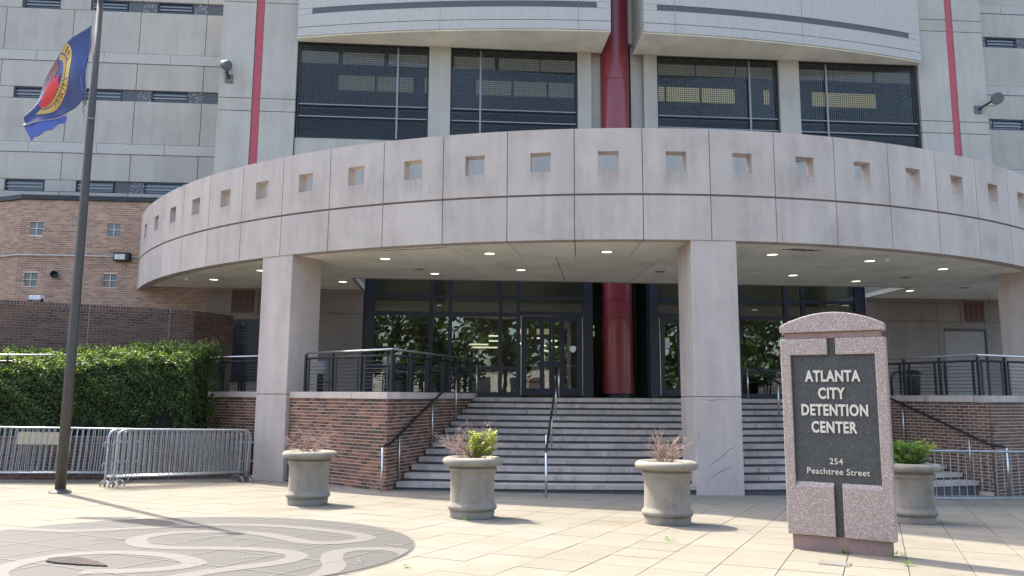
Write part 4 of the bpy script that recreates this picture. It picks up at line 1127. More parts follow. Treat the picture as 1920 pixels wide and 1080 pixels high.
m.build('conduit', plain('conduit_grey', (.50, .48, .45), .6), tw)
m = MB(); m.lathe([(.001, 0), (.10, 0), (.10, .16), (.125, .16), (.125, .19), (.09, .19), (.08, .06), (.001, .06)], 18, M=Matrix.Translation((-13.19, TY - .01, 5.88)) @ Matrix.Rotation(pi / 2, 4, 'X') @ Matrix.Rotation(.35, 4, 'Y'))
m.build('vent_pipe', M_blk, tw, autosmooth=40)
fl = thing('wall_pack_light', 'black box wall light with pale lens on the brick annexe', 'wall light', (-11.03, TY, 6.48))
m = MB(); m.box(-.26, .26, -.24, -.0, -.12, .17); m.build('housing', M_blk, fl, bevel=.03); m = MB(); m.box(-.2, .14, -.252, -.243, -.08, .1); m.build('lens', plain('frosted_lens', (.5, .52, .46), .4), fl)
lp = thing('downpipe', 'grey downpipe and cable at the far left of the brick annexe', 'pipe', (-15.9, 26.9, 2.0))
m = MB(); m.tube([(0, 0, 0), (0.1, 0, 3.8)], .09, 12); m.build('pipe', plain('pipe_grey', (.26, .28, .30), .5), lp, smooth=True)
m = MB(); m.tube([(.1, 0, 3.8), (.15, -.05, 4.15), (.05, -.05, 4.5), (-.1, 0, 4.75)], .02, 6); m.build('cable', M_blk, lp)

lw = thing('low_brick_wall', 'weathered dark brick screen wall behind the clipped hedge', 'wall')
bw = BrickWall(lw, M_br3, M_mortd)
w1 = Vector((-7.65, 23.6)); dw = Vector((-4.0, -2.0)).normalized(); w0 = w1 + dw * 9.6; wk = w1 + Vector((.75, 1.45))
jn = w1 + dw * .66; j2 = w1 + dw * 2.73
for a, b in ((w0, j2 + dw * .008), (j2 - dw * .008, jn + dw * .008), (jn - dw * .008, w1)):
    bw.face(tuple(a), tuple(b), 1.6, 4.45, soldier=True, thick=.3)
bw.face(tuple(w1), tuple(wk), 1.6, 4.45, soldier=True, thick=.3)
bw.finish()
m = MB(); 
for j in (jn, j2): m.box(j.x - .008, j.x + .008, j.y + .0, j.y + .02, 1.6, 4.44)
m.build('expansion_joint', plain('pale_joint', (.34, .29, .25), .9), lw)
fl = thing('small_floodlight', 'small white box floodlight on top of the low brick wall', 'floodlight', (-11.36, 22.06, 4.45))
m = MB(); m.box(-.16, .16, -.12, .12, .06, .19); m.build('housing', plain('pale_grey', (.55, .56, .58), .4), fl, bevel=.02)
m = MB(); m.box(-.17, -.13, -.1, .02, 0, .1); m.box(.13, .17, -.1, .02, 0, .1); m.build('bracket', M_blk, fl)
# ramp handrail behind the hedge
rr = thing('ramp_railing', 'steel ramp handrail showing above the far left of the hedge', 'railing', (-10.9, 19.6, 2.0))
m = MB(); m.tube([(-3.0, -1.4, .90), (0, 0, .90), (4.4, 2.2, 1.06)], .026, 8); m.build('top_rail', M_steel, rr, smooth=True)
m = MB(); m.tube([(-3.0, -1.4, .74), (0, 0, .74), (4.4, 2.2, .9)], .03, 8)
for k in range(6): m.tube([(-2.2 + k * 1.2, -1.05 + k * .58, -.6), (-2.2 + k * 1.2, -1.05 + k * .58, .95)], .02, 6)
m.build('posts', M_blk, rr)

# planter wall carrying the hedge
pw = thing('hedge_planter_wall', 'dark brick planter wall in shade behind the stacked steel barriers', 'wall')
bw = BrickWall(pw, M_br3, M_mortd)
bw.face((-13.0, 18.9), (-7.6, 19.25), -.2, 1.0, thick=.3); bw.face((-7.6, 19.25), (-5.0, 20.4), -.3, 1.0, thick=.3)
bw.finish()
m = MB(); m.prism([(-13, 19.2), (-7.6, 19.55), (-5.1, 20.7), (-7.3, 22.0), (-13, 19.8)], .7, .95); m.build('planter_soil', M_soil, pw)

# ------------------------------------------------------------------ hedge
def build_hedge():
    root = thing('hedge', 'clipped green hedge with pale sunlit top in the planter at left', 'hedge', (-8.4, 20.2, .95))
    rnd = random.Random(21)
    L = 8.6
    def P(s, t, w):
        """s along 0..1 (left to right), t across 0 front..1 back, w height 0..1 -> local"""
        x = -4.6 + s * 6.6 - .14 * sin(t * 3.1 + 1) * s
        yf = -.85 + (0 if s < .55 else (s - .55) * 1.75)
        y = yf + t * 1.75
        ztop = 1.72 + .30 * s + .12 * sin(s * 9) * .5 + (.42 * t if s > .25 else .25 * t)
        return Vector((x, y, -.05 + w * ztop))
    # solid dark core
    m = MB(); n = 18; V = []
    for i in range(n + 1):
        s = .02 + .95 * i / n
        for (t, w) in ((.13, .06), (.10, .5), (.14, .88), (.3, .94), (.85, .93), (.9, .05)): V.append(P(s, t, w))
    F = []
    for i in range(n):
        for j in range(6): F.append((i * 6 + j, i * 6 + (j + 1) % 6, (i + 1) * 6 + (j + 1) % 6, (i + 1) * 6 + j))
    F += [tuple(range(5, -1, -1)), tuple(n * 6 + j for j in range(6))]
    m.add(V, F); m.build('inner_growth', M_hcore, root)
    m = MB()
    def bump(a, b): return .5 * sin(a * 2.1 + 1.3 * sin(b * 3.1)) + .5 * sin(b * 2.7 + a * 4.3) + .35 * sin(a * 9.1 + b * 7.7)
    m2_ = MB()
    def leaf(p, nrm, size, dst=None):
        tgt = dst or m
        r = Vector((rnd.gauss(0, 1), rnd.gauss(0, 1), rnd.gauss(0, 1))).normalized()
        nn = (nrm * .75 + r * .85).normalized(); t = nn.orthogonal().normalized(); t.rotate(Matrix.Rotation(rnd.uniform(0, 6.28), 3, nn)); b = nn.cross(t)
        l, w_ = size, size * .48
        tgt.add([p - t * l * .5, p + b * w_ * .5 + nn * .1 * w_, p + t * l * .55, p - b * w_ * .5 + nn * .1 * w_], [(0, 1, 2, 3)])
    for _ in range(30000):     # front face
        s = rnd.random(); w = rnd.random() ** .85
        base = P(s, 0, w); bb = bump(base.x * 1.4, base.z * 2.2) * .12
        d = rnd.uniform(-.05, .16); lowcut = .20 + .10 * sin(s * 23) + .07 * sin(s * 57) + .05 * sin(s * 131)
        if w < lowcut and rnd.random() < .9: continue
        rnd_edge = .62 * max(0, w - .72) / .28
        leaf(base + Vector((rnd.gauss(0, .01), d - bb + rnd_edge ** 1.8 * .9, rnd.gauss(0, .02))), Vector((0, -1, .25)), rnd.uniform(.045, .075))
    for _ in range(26000):     # top
        s = rnd.random(); t = rnd.random()
        base = P(s, t, 1.0); bb = bump(base.x * 1.7, base.y * 2.4) * .10
        edge = max(0, .22 - t) / .22; edge2 = max(0, s - .93) / .07
        dst = m2_ if (rnd.random() < .33 + .3 * bump(base.x * 3, base.y * 3)) else m
        leaf(base + Vector((0, 0, bb - abs(rnd.gauss(0, .05)) - .16 * edge ** 2 - .22 * edge2 ** 2)), Vector((0, -.1, 1)), rnd.uniform(.045, .075), dst)
    for _ in range(6500):      # right end
        t = rnd.random(); w = rnd.random() ** .85
        base = P(1.0, t, w); leaf(base + Vector((bump(base.y * 2, base.z * 2) * .06 - rnd.uniform(-.04, .14), 0, 0)), Vector((1, -.2, .2)), rnd.uniform(.045, .075))
    for _ in range(190):       # young shoots standing out of the top
        s = rnd.choice([rnd.random(), rnd.uniform(.45, 1)]); t = rnd.uniform(.3, 1); b0 = P(s, t, 1.0); h = rnd.uniform(.06, .24)
        for k in range(int(h / .02)): leaf(b0 + Vector((rnd.gauss(0, .025), rnd.gauss(0, .025), k * .02)), Vector((rnd.gauss(0, 1), rnd.gauss(0, 1), .5)), .055, m2_)
    o = m.build('foliage', M_hedge, root); o['kind'] = 'stuff'
    o = m2_.build('new_growth', leafmat('new_hedge_leaves', (.10, .15, .03), (.20, .26, .05), (.34, .38, .10), .35), root); o['kind'] = 'stuff'  # paler leaf colour paints sunlight on the hedge top; the shoots share it
    for k in range(14):
        s = (k + .5) / 14; b0 = P(s, .3, 0); m2 = MB(); m2.tube([b0 - Vector((0, 0, .05)), b0 + Vector((rnd.uniform(-.12, .12), -.05, .3)), b0 + Vector((rnd.uniform(-.25, .25), -.15, .7))], [.022, .016, .008], 6)
        m2.build('stem', M_twig, root)
build_hedge()

# ================================================================== BARRIERS
def make_barrier(L, H, nb, plate=None):
    """steel crowd barrier: local x along, z up, origin at left foot"""
    root = bpy.data.objects.new('crowd_barrier', None); COL.objects.link(root)
    r = .16; zb = .20; pts = []
    pts += [(0, 0, .0), (0, 0, .3), (0, 0, H - r)]
    for a in (22.5, 45, 67.5, 90): pts.append((r - r * cos(radians(a)), 0, H - r + r * sin(radians(a))))
    for a in (90, 67.5, 45, 22.5): pts.append((L - r + r * cos(radians(a)), 0, H - r + r * sin(radians(a))))
    pts += [(L, 0, H - r), (L, 0, .3), (L, 0, 0)]
    m = MB(); m.tube(pts, .021, 8); m.build('frame', M_galv, root, smooth=True)
    m = MB(); m.tube([(0, 0, zb), (L, 0, zb)], .019, 8); m.build('bottom_rail', M_galv, root, smooth=True)
    bm_ = MB(); bm_.tube([(0, 0, zb), (0, 0, H - .01)], .0085, 6, caps=False)
    me = bpy.data.meshes.new('bar'); me.from_pydata(bm_.v, [], bm_.f); me.materials.append(M_galv); me.polygons.foreach_set('use_smooth', [True] * len(me.polygons))
    for i in range(1, nb): inst('bar', me, root, Matrix.Translation((L * i / nb, 0, 0)))
    for x, s in ((0, -1), (L, 1)):
        m = MB(); m.tube([(x, -.26, .0), (x, -.2, .07), (x, 0, .13), (x, .2, .07), (x, .26, .0)], .014, 6); m.build('foot', M_galv, root, smooth=True)
    m = MB()
    for z in (.42, .86): m.tube([(0, 0, z + .05), (-.07, 0, z + .04), (-.085, 0, z), (-.08, 0, z - .06)], .008, 6)
    m.build('hook', M_galv, root)
    m = MB()
    for z in (.45, .89): m.box(L + .01, L + .08, -.012, .012, z - .02, z + .02)
    m.build('hook_eye', M_galv, root)
    if plate:
        m = MB(); m.box(plate[0], plate[1], .024, .03, H - .36, H - .09); m.build('name_plate', plain('plate_' + plate[2], plate[3], .7), root)
    return root
def place_barrier(b, p, q, lean, label):
    d = Vector((q[0] - p[0], q[1] - p[1])); ang = atan2(d.y, d.x)
    zp, zq = gz(*p), gz(*q); pitch = atan2(zq - zp, d.length)
    b.matrix_world = Matrix.Translation((p[0], p[1], zp + .015)) @ Matrix.Rotation(ang, 4, 'Z') @ Matrix.Rotation(-pitch, 4, 'Y') @ Matrix.Rotation(lean, 4, 'X')
    tag(b, label, 'crowd barrier', 'steel crowd barriers on the plaza')
b0 = make_barrier(2.95, 1.17, 26)
base = b0
L_ = (-6.92, 17.0); R_ = (-4.76, 19.0)
d = Vector((R_[0] - L_[0], R_[1] - L_[1])).normalized(); nn = Vector((-d.y, d.x))
labs = ['frontmost steel crowd barrier of the right hand stack, standing by the left column', 'second steel barrier in the right hand stack, close behind the front one', 'third steel barrier in the stack by the column',
        'fourth steel barrier in the stack by the column, slightly shifted right', 'rearmost steel barrier of the stack against the planter wall by the column']
offs = [(0, 0, 0), (-.12, .13, -.03), (.10, .26, -.05), (.28, .40, -.04), (.02, .52, -.06)]
for i, (a, b, ln) in enumerate(offs):
    o = b0 if i == 0 else copy_tree(base)
    p = (L_[0] + d.x * a + nn.x * b, L_[1] + d.y * a + nn.y * b); q = (R_[0] + d.x * a + nn.x * b, R_[1] + d.y * a + nn.y * b)
    place_barrier(o, p, q, ln, labs[i])
bp = make_barrier(2.9, 1.17, 24, (.85, 1.7, 'cream', (.46, .39, .27)))
LL = (-10.35, 17.95); LR = (-7.42, 18.32)
d = Vector((LR[0] - LL[0], LR[1] - LL[1])).normalized(); nn = Vector((-d.y, d.x))
place_barrier(bp, LL, LR, -.12, 'front left steel barrier with a cream plate, behind the flagpole')
labs = ['steel barrier directly behind the cream plate one at far left', 'third steel barrier in the far left stack', 'rearmost steel barrier leaning on the planter wall at far left']
for i, (a, b, ln) in enumerate([(.06, .12, -.15), (-.10, .26, -.16), (.22, .40, -.14)]):
    o = copy_tree(base); p = (LL[0] + d.x * a + nn.x * b, LL[1] + d.y * a + nn.y * b); q = (LR[0] + d.x * a + nn.x * b, LR[1] + d.y * a + nn.y * b)
    place_barrier(o, p, q, ln, labs[i])
b2 = copy_tree(base); place_barrier(b2, (-13.2, 17.6), (-10.42, 17.92), -.1, 'steel barrier cut by the left edge of the view')
base2 = make_barrier(2.95, 1.10, 18)
b3 = base2; place_barrier(b3, (8.55, 14.75), (11.45, 14.95), 0, 'single steel crowd barrier behind the planter at the right')
b3.location.z -= .09
b4 = copy_tree(base2); place_barrier(b4, (11.55, 14.97), (14.4, 15.3), 0, 'steel crowd barrier running out of view at the right edge')
b4.location.z -= .09

# ================================================================== PLANTERS
def make_planter():
    root = bpy.data.objects.new('planter', None); COL.objects.link(root)
    m = MB(); prof = [(.30, 0), (.335, .02), (.345, .10), (.335, .125), (.365, .135), (.378, .165), (.372, .20), (.345, .225), (.340, .26), (.335, .45), (.338, .64), (.355, .70), (.372, .715), (.378, .735), (.365, .755), (.345, .765), (.345, .79)]
    m.lathe(prof, 48); m.build('pot_body', M_pot, root, autosmooth=50)
    m = MB(); prof = [(.345, .785), (.43, .792), (.455, .81), (.468, .84), (.463, .875), (.44, .90), (.40, .915), (.35, .905), (.325, .875), (.32, .80), (.31, .79)]
    m.lathe(prof, 48); m.build('pot_rim', M_pot, root, smooth=True)
    m = MB(); m.lathe([(.001, .84), (.322, .835)], 24); m.build('soil', M_soil, root)
    return root
def twig_cluster(parent, seed, n, hgt, spread, lean=(0, 0), base=.82, name='dry_twigs'):
    rnd = random.Random(seed); m = MB()
    def br(p, d, l, r, lv):
        pts = [p]; q = p
        for k in range(3):
            d = (d + Vector((rnd.gauss(0, .16), rnd.gauss(0, .16), rnd.gauss(0, .08)))).normalized(); q = q + d * l / 3; pts.append(q)
        m.tube(pts, [r, r * .8, r * .6, r * .35], 4, caps=False)
        if lv > 0:
            for k in range(rnd.choice((3, 4))):
                a = pts[rnd.choice((1, 2, 3))]; dd = (d + Vector((rnd.gauss(0, .6), rnd.gauss(0, .6), rnd.gauss(.1, .4)))).normalized(); br(a, dd, l * rnd.uniform(.45, .7), r * .6, lv - 1)
    for i in range(n):
        a = rnd.uniform(0, 6.28); s = rnd.uniform(.2, 1) * spread
        d = Vector((cos(a) * s + lean[0], sin(a) * s + lean[1], 1)).normalized()
        br(Vector((cos(a) * .05, sin(a) * .05, base)), d, hgt * rnd.uniform(.6, 1), .0085, 2)
    return m.build(name, M_twig, parent)
def leafy(parent, seed, n, c, rad, mat, nl=26, base=.82, leaf=.032, spread=.016):
    rnd = random.Random(seed); m = MB(); br_ = MB()
    for i in range(n):
        a = rnd.uniform(0, 6.28); s = sqrt(rnd.random())
        tip = Vector((c[0] + cos(a) * s * rad[0], c[1] + sin(a) * s * rad[1], c[2] + rnd.uniform(-.8, 1) * rad[2]))
        root = Vector((c[0] * .3, c[1] * .3, base)); br_.tube([root, root.lerp(tip, .55) + Vector((0, 0, .03)), tip], [.006, .004, .002], 4, caps=False)
        dr = (tip - root).normalized()
        for k in range(nl):
            t = rnd.uniform(-.3, .08); p = tip + dr * t * .45 + Vector((rnd.gauss(0, spread), rnd.gauss(0, spread), rnd.gauss(0, .010)))
            nrm = Vector((rnd.gauss(0, .5), rnd.gauss(0, .5), 1)).normalized(); tt = nrm.orthogonal(); tt.rotate(Matrix.Rotation(rnd.uniform(0, 6.28), 3, nrm)); b = nrm.cross(tt); l = leaf * rnd.uniform(.6, 1.2)
            m.add([p - tt * l * .5, p + b * l * .25, p + tt * l * .5, p - b * l * .25], [(0, 1, 2, 3)])
    br_.build('branches', M_twig, parent); m.build('leaves', mat, parent)
pl0 = make_planter()
def put_planter(o, x, y, lab, s=1.0):
    o.location = (x, y, gz(x, y) - .012); o.scale = (s, s, s); o.rotation_euler = (radians(-1.2), radians(.4), 0)
    tag(o, lab, 'planter', 'round aggregate planters in front of the steps'); return o
PP = [(-2.46, 14.06, 'round planter with bare spreading twigs, leftmost before the brick wall'), (.33, 12.28, 'round planter with a yellow green shrub and dry twigs before the steps'),
      (3.20, 11.66, 'round planter with a small upright clump of bare twigs'), (7.15, 11.98, 'round planter with a green shrub half hidden behind the stone sign')]
pls = [put_planter(pl0, *PP[0])]
for q in PP[1:]: pls.append(put_planter(copy_tree(pl0), *q))
def plant(i, label, name='potted_shrub'):
    x, y = PP[i][0], PP[i][1]; return thing(name, label, 'plant', (x, y, gz(x, y)), group='plants in the round planters')
t = plant(0, 'bare brown spreading twigs in the leftmost planter', 'dead_shrub'); twig_cluster(t, 1, 20, .38, 1.6)
t = plant(1, 'yellow green shrub with dead reddish twigs on its left side'); twig_cluster(t, 2, 10, .52, .35, (.2, 0)); twig_cluster(t, 22, 12, .44, .6, (-1.3, 0)); leafy(t, 3, 44, (.12, 0, 1.10), (.27, .19, .21), M_leafy, 62, spread=.02)
t = plant(2, 'small upright clump of bare pinkish twigs in the planter by the cracked column', 'dead_shrub'); twig_cluster(t, 4, 24, .34, .6)
t = plant(3, 'green feathery shrub in the planter behind the sign'); leafy(t, 5, 84, (.0, 0, 1.06), (.36, .28, .17), M_leafd, 55, spread=.022); leafy(t, 6, 12, (.33, 0, 1.16), (.14, .1, .08), M_leafy, 30)

# ================================================================== SIGN
def build_sign():
    P0 = Vector((4.10, 9.35)); P1 = Vector((4.936, 8.644)); L = 1.075; ang = radians(-35)
    c = (P0 + P1) / 2 + Vector((-.012, 0))
    zb = gz(c.x, c.y)
    root = thing('monument_sign', 'tall pink terrazzo monument sign with black panel reading Atlanta City Detention Center', 'sign', (c.x, c.y, zb), ang)
    D = .11; hb = L / 2; W = hb + .045
    m = MB(); m.box(-hb, hb, .0, D, -.12, .17); m.build('plinth', M_signb, root, bevel=.006)
    # body: frame pieces around recessed black field. front plane y = -.04
    y0, y1 = -.045, D + .045; z0, z1 = .17, 2.47
    pz0, pz1 = .735, 2.275; px_ = W - .115; g = .045
    m = MB(); m.box(-W + .004, W - .004, .0, y1 - .045, z0 + .003, z1 - .003); m.build('black_field', M_signk, root)
    for sg in (-1, 1):
        pl = [(g, z0), (W, z0), (W, z1), (g, z1), (g, pz1), (px_, pz1), (px_, pz0), (g, pz0)]
        pl = [(sg * x, z) for x, z in pl]
        if sg < 0: pl = pl[::-1]
        k = len(pl); v = [(x, y0, z) for x, z in pl] + [(x, -.001, z) for x, z in pl]
        m = MB(); m.add(v, [tuple(range(k)), tuple(range(2 * k - 1, k - 1, -1))] + [(i + k, (i + 1) % k + k, (i + 1) % k, i) for i in range(k)])
        m.build('terrazzo_frame', M_signp, root, bevel=.010)
    for a, b in ((-px_ + .0005, -g), (g, px_ - .0005)):
        # sloped sill at foot of the panel
        m = MB(); m.add([(a, y0 + .012, pz0 - .001), (b, y0 + .012, pz0 - .001), (b, -.002, pz0 + .045), (a, -.002, pz0 + .045), (a, -.002, pz0 - .001), (b, -.002, pz0 - .001)], [(0, 1, 2, 3), (0, 3, 4), (1, 5, 2), (0, 4, 5, 1), (3, 2, 5, 4)]); m.build('panel_sill', M_signp, root)
    # sides and back clad in the same pink
    m = MB(); m.box(-W, -W + .0035, .0, y1, z0, z1); m.box(W - .0035, W, .0, y1, z0, z1); m.box(-W + .004, W - .004, y1 - .044, y1, z0, z1); m.build('back_cladding', M_signp, root)
    m = MB(); m.box(-hb, hb, -.015, D + .015, z1 + .001, z1 + .075); m.build('neck', M_signb, root, bevel=.006)
    # arched cap
    n = 20; zc0 = z1 + .078; ze = .085; zr_ = .235
    pts = [(-W + 2 * W * i / n, zc0 + ze + (zr_ - ze) * (1 - (2 * i / n - 1) ** 2)) for i in range(n + 1)]
    poly = [(-W, zc0), (W, zc0)] + pts[::-1]
    v = [(x, y0 - .005, z) for x, z in poly] + [(x, y1 + .005, z) for x, z in poly]; k = len(poly)
    m = MB(); m.add(v, [tuple(range(k)), tuple(range(2 * k - 1, k - 1, -1))] + [(i + k, (i + 1) % k + k, (i + 1) % k, i) for i in range(k)]); m.build('arched_cap', M_signp, root, bevel=.012)
    def ln(txt, z, size, bold, sx, name, sp=1.0, x=0):
        o = textobj(txt, size, M_letter, root, name, ext=.008, bold=bold, sx=sx, spacing=sp); o.matrix_local = Matrix.Translation((x, -.009, z)) @ Matrix.Rotation(pi / 2, 4, 'X'); return o
    ln('ATLANTA', 2.016, .180, .0062, .70, 'lettering', 1.10, -.01); ln('CITY', 1.812, .180, .0062, .70, 'lettering', 1.10, -.03)
    ln('DETENTION', 1.616, .180, .0062, .70, 'lettering', 1.08, -.005); ln('CENTER', 1.416, .180, .0062, .70, 'lettering', 1.10, -.02)
    ln('254', 1.026, .098, .0008, 1.0, 'address_lettering', 1.05, -.01); ln('Peachtree Street', .908, .100, .0008, .95, 'address_lettering', 1.06, -.0)
build_sign()
# access plate and weeds at the sign's foot
t = thing('floor_plate', 'small square metal cover plate in the paving before the stone sign', 'cover plate', (4.04, 8.23, gz(4.04, 8.23) + .003), radians(-35))
m = MB(); m.box(-.15, .15, -.11, .11, 0, .006); m.build('frame', plain('old_frame', (.13, .12, .10), .7), t); m = MB(); m.box(-.12, .12, -.08, .08, .0065, .009); m.build('lid', plain('old_lid', (.165, .155, .14), .6, var=.2, scale=25), t)
def weed(x, y, s, lab, seed):
    t = thing('weed', lab, 'weed', (x, y, gz(x, y)), group='weeds in the paving joints'); rnd = random.Random(seed); m = MB()
    for i in range(int(45 * s * 4)):
        a = rnd.uniform(0, 6.28); r = rnd.random() * .10 * s * 3; p = Vector((cos(a) * r, sin(a) * r * .5, rnd.uniform(.002, .05 * s * 3)))
        dd = Vector((cos(a), sin(a), rnd.uniform(.1, .9))).normalized() * rnd.uniform(.02, .05); sd = dd.cross(Vector((0, 0, 1))).normalized() * .006
        m.add([p - sd, p + sd, p + dd], [(0, 1, 2)])
    m.build('blades', M_leafd, t)
weed(4.92, 8.60, .42, 'small weeds at the right foot of the stone sign', 1); weed(4.50, 8.95, .2, 'tiny weed under the front of the stone sign', 2)
weed(4.78, 8.15, .25, 'weed tuft in a joint right of the cover plate', 3); weed(2.72, 9.85, .22, 'weed at a crossing of paving joints before the third planter', 4)
weed(-.42, 8.0, .14, 'weeds along the right rim of the round medallion', 5); weed(.25, 11.85, .22, 'tiny weed at the foot of the planter with yellow leaves', 6)

# ================================================================== FLAGPOLE AND FLAG
PX, PY = -7.398, 15.80
fp = thing('flagpole', 'tall tapered bronze flagpole standing at the left of the plaza', 'flagpole', (PX, PY, gz(PX, PY)))
H_ = 10.0
m = MB(); m.lathe([(.095, 0), (.092, 3), (.075, 7), (.058, H_)], 24); m.build('pole', M_pole, fp, smooth=True)
m = MB(); m.lathe([(.20, 0), (.20, .015), (.17, .045), (.11, .06), (.097, .075)], 24); m.build('base_collar', M_pole, fp, autosmooth=40)
m = MB(); m.lathe([(.09, H_), (.10, H_ + .02), (.07, H_ + .06), (.03, H_ + .08), (.08, H_ + .14), (.11, H_ + .2), (.08, H_ + .26), (.001, H_ + .3)], 20); m.build('finial', M_pole, fp, smooth=True)
m = MB(); m.tube([(-.10, -.08, 7.3), (-.11, -.08, 8.5), (-.09, -.08, H_ - .05)], .006, 5)
m.tube([(-.08, -.10, 7.72), (-.13, -.11, 7.60), (-.10, -.12, 7.45), (.02, -.13, 7.36), (.09, -.10, 7.36), (.10, 0, 7.42)], .014, 6); m.build('halyard', plain('rope', (.25, .24, .22), .8), fp)
m = MB(); m.box(-.13, -.08, -.11, -.07, 7.66, 7.76); m.build('cleat', M_pole, fp)
def build_flag():
    root = thing('flag', 'dark blue city flag with gold rimmed crest hanging from the flagpole', 'flag', (PX, PY, gz(PX, PY)))
    zoff = gz(PX, PY)
    # corners in (x, z) relative to the pole axis, world height
    def top(u):   # hoist top -> fly corner
        P = [(-.14, 9.52), (-.42, 9.26), (-.69, 8.90), (-.94, 8.46), (-1.14, 8.00), (-1.26, 7.58)]
        return cr(P, u)
    def bot(u):
        P = [(-.11, 7.96), (-.32, 7.805), (-.53, 7.67), (-.76, 7.55), (-.99, 7.41), (-1.20, 7.27)]
        return cr(P, u)
    def cr(P, u):
        n = len(P) - 1; t = min(max(u, 0), .9999) * n; i = int(t); f_ = t - i
        p0, p1, p2, p3 = P[max(i - 1, 0)], P[i], P[i + 1], P[min(i + 2, n)]
        return [.5 * ((2 * p1[a]) + (-p0[a] + p2[a]) * f_ + (2 * p0[a] - 5 * p1[a] + 4 * p2[a] - p3[a]) * f_ ** 2 + (-p0[a] + 3 * p1[a] - 3 * p2[a] + p3[a]) * f_ ** 3) for a in (0, 1)]
    def S(u, v, off_=0.0):
        """u 0 hoist..1 fly, v 0 top..1 bottom of the visible front fold"""
        a, b = top(u), bot(u); x = a[0] + (b[0] - a[0]) * v; z = a[1] + (b[1] - a[1]) * v
        x -= .02 * sin(pi * v) * u
        y = -.02 - .14 * sin(u * 5.6 + v * 2.2) * (.3 + u) + .06 * sin(v * 7 + u * 3) + .025 * sin(u * 17 + v * 4)
        return Vector((x, y - off_, z - zoff))
    n, k = 40, 30
    def sheet(fn, nu, nv, name, mats, parent, fmat=None, thick=.0025):
        m = MB(); V = [fn(i / nu, j / nv) for i in range(nu + 1) for j in range(nv + 1)]
        m.add(V, [(i * (nv + 1) + j, i * (nv + 1) + j + 1, (i + 1) * (nv + 1) + j + 1, (i + 1) * (nv + 1) + j) for i in range(nu) for j in range(nv)])
        o = m.build(name, mats, parent, smooth=True); so = o.modifiers.new('thick', 'SOLIDIFY'); so.thickness = thick; so.offset = 0; return o
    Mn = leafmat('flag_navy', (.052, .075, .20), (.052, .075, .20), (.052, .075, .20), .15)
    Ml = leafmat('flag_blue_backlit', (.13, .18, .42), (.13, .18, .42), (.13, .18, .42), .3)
    sheet(lambda u, v: S(u, v), n, k, 'cloth', Mn, root)
    # lower fold turned back, lit through
    def fold(u, v):
        uu = .48 + .52 * u
        a = S(uu, .985); ln = (.02 + .36 * sin(min(u, .9) / .9 * pi * .62) ** 1.0) if u > 0 else .02
        ln = .03 + .25 * u ** .8 + .03 * sin(u * 19)
        return a + Vector((.10 * v * u + .03 * v, .05 + .07 * v + .03 * sin(u * 14) * v, -ln * v))
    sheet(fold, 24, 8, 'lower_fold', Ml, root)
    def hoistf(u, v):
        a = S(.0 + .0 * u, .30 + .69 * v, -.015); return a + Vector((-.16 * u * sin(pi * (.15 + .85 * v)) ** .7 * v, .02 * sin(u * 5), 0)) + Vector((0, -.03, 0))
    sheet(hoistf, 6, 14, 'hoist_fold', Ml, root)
    # crest, mapped on to the cloth: local disc coords (a,b) -> (u,v); writing reads backwards as seen from behind
    Mgold = plain('crest_gold', (.62, .40, .10), .6, var=.05); Mred = plain('crest_red', (.62, .05, .05), .6); Mwing = plain('crest_orange', (.42, .17, .08), .6, var=.15, scale=30); Mink = plain('crest_ink', (.03, .02, .03), .7)
    CU, CV, RU, RV = .57, .31, .34, .50
    def C(a, b, o=.006): return S(min(CU - a * RU, .985), min(max(CV - b * RV, .01), .985), o)   # a right, b up as seen by us
    def ring(r0, r1, a0, a1, mat, name, o, seg=40):
        m = MB(); V = []
        for i in range(seg + 1):
            t = radians(a0 + (a1 - a0) * i / seg)
            for r in (r0, r1): V.append(C(r * cos(t), r * sin(t), o))
        m.add(V, [(2*i, 2*i+1, 2*i+3, 2*i+2) for i in range(seg)]); return m.build(name, mat, root)
    ring(.78, 1.0, -140, 62, Mgold, 'crest_ring', .007)
    ring(.62, .74, -140, 50, Mgold, 'inner_ring', .007)
    for i in range(24):
        t = -136 + i * 7.6; ring(.63, .73, t, t + 1.6, Mink, 'ring_hatch', .0095, 1)
    # flames
    fl_ = [(-.55, -.42), (-.62, -.15), (-.48, -.22), (-.50, .12), (-.32, -.05), (-.24, .22), (-.10, .02), (.02, .20), (.08, -.02), (.26, .12), (.24, -.10), (.44, -.08), (.36, -.30), (.42, -.45), (.2, -.56), (-.1, -.62), (-.4, -.56)]
    m = MB(); V = [C(-.04, -.35, .009)] + [C(a, b, .009) for a, b in fl_]; 
    cc_ = (-.04, -.36); K_ = 5
    for i in range(len(fl_)):
        p_, q_ = fl_[i], fl_[(i + 1) % len(fl_)]; rows = []
        for r_ in range(K_ + 1):
            t = r_ / K_; rows.append([C(cc_[0] + ((p_[0] + (q_[0] - p_[0]) * (k_ / max(r_, 1))) - cc_[0]) * t, cc_[1] + ((p_[1] + (q_[1] - p_[1]) * (k_ / max(r_, 1))) - cc_[1]) * t, .011) for k_ in range(r_ + 1)])
        for r_ in range(K_):
            for k_ in range(r_ + 1):
                m.add([rows[r_][k_], rows[r_ + 1][k_], rows[r_ + 1][k_ + 1]], [(0, 1, 2)])
                if k_ < r_: m.add([rows[r_][k_], rows[r_ + 1][k_ + 1], rows[r_][k_ + 1]], [(0, 1, 2)])
    m.build('flames', Mred, root)
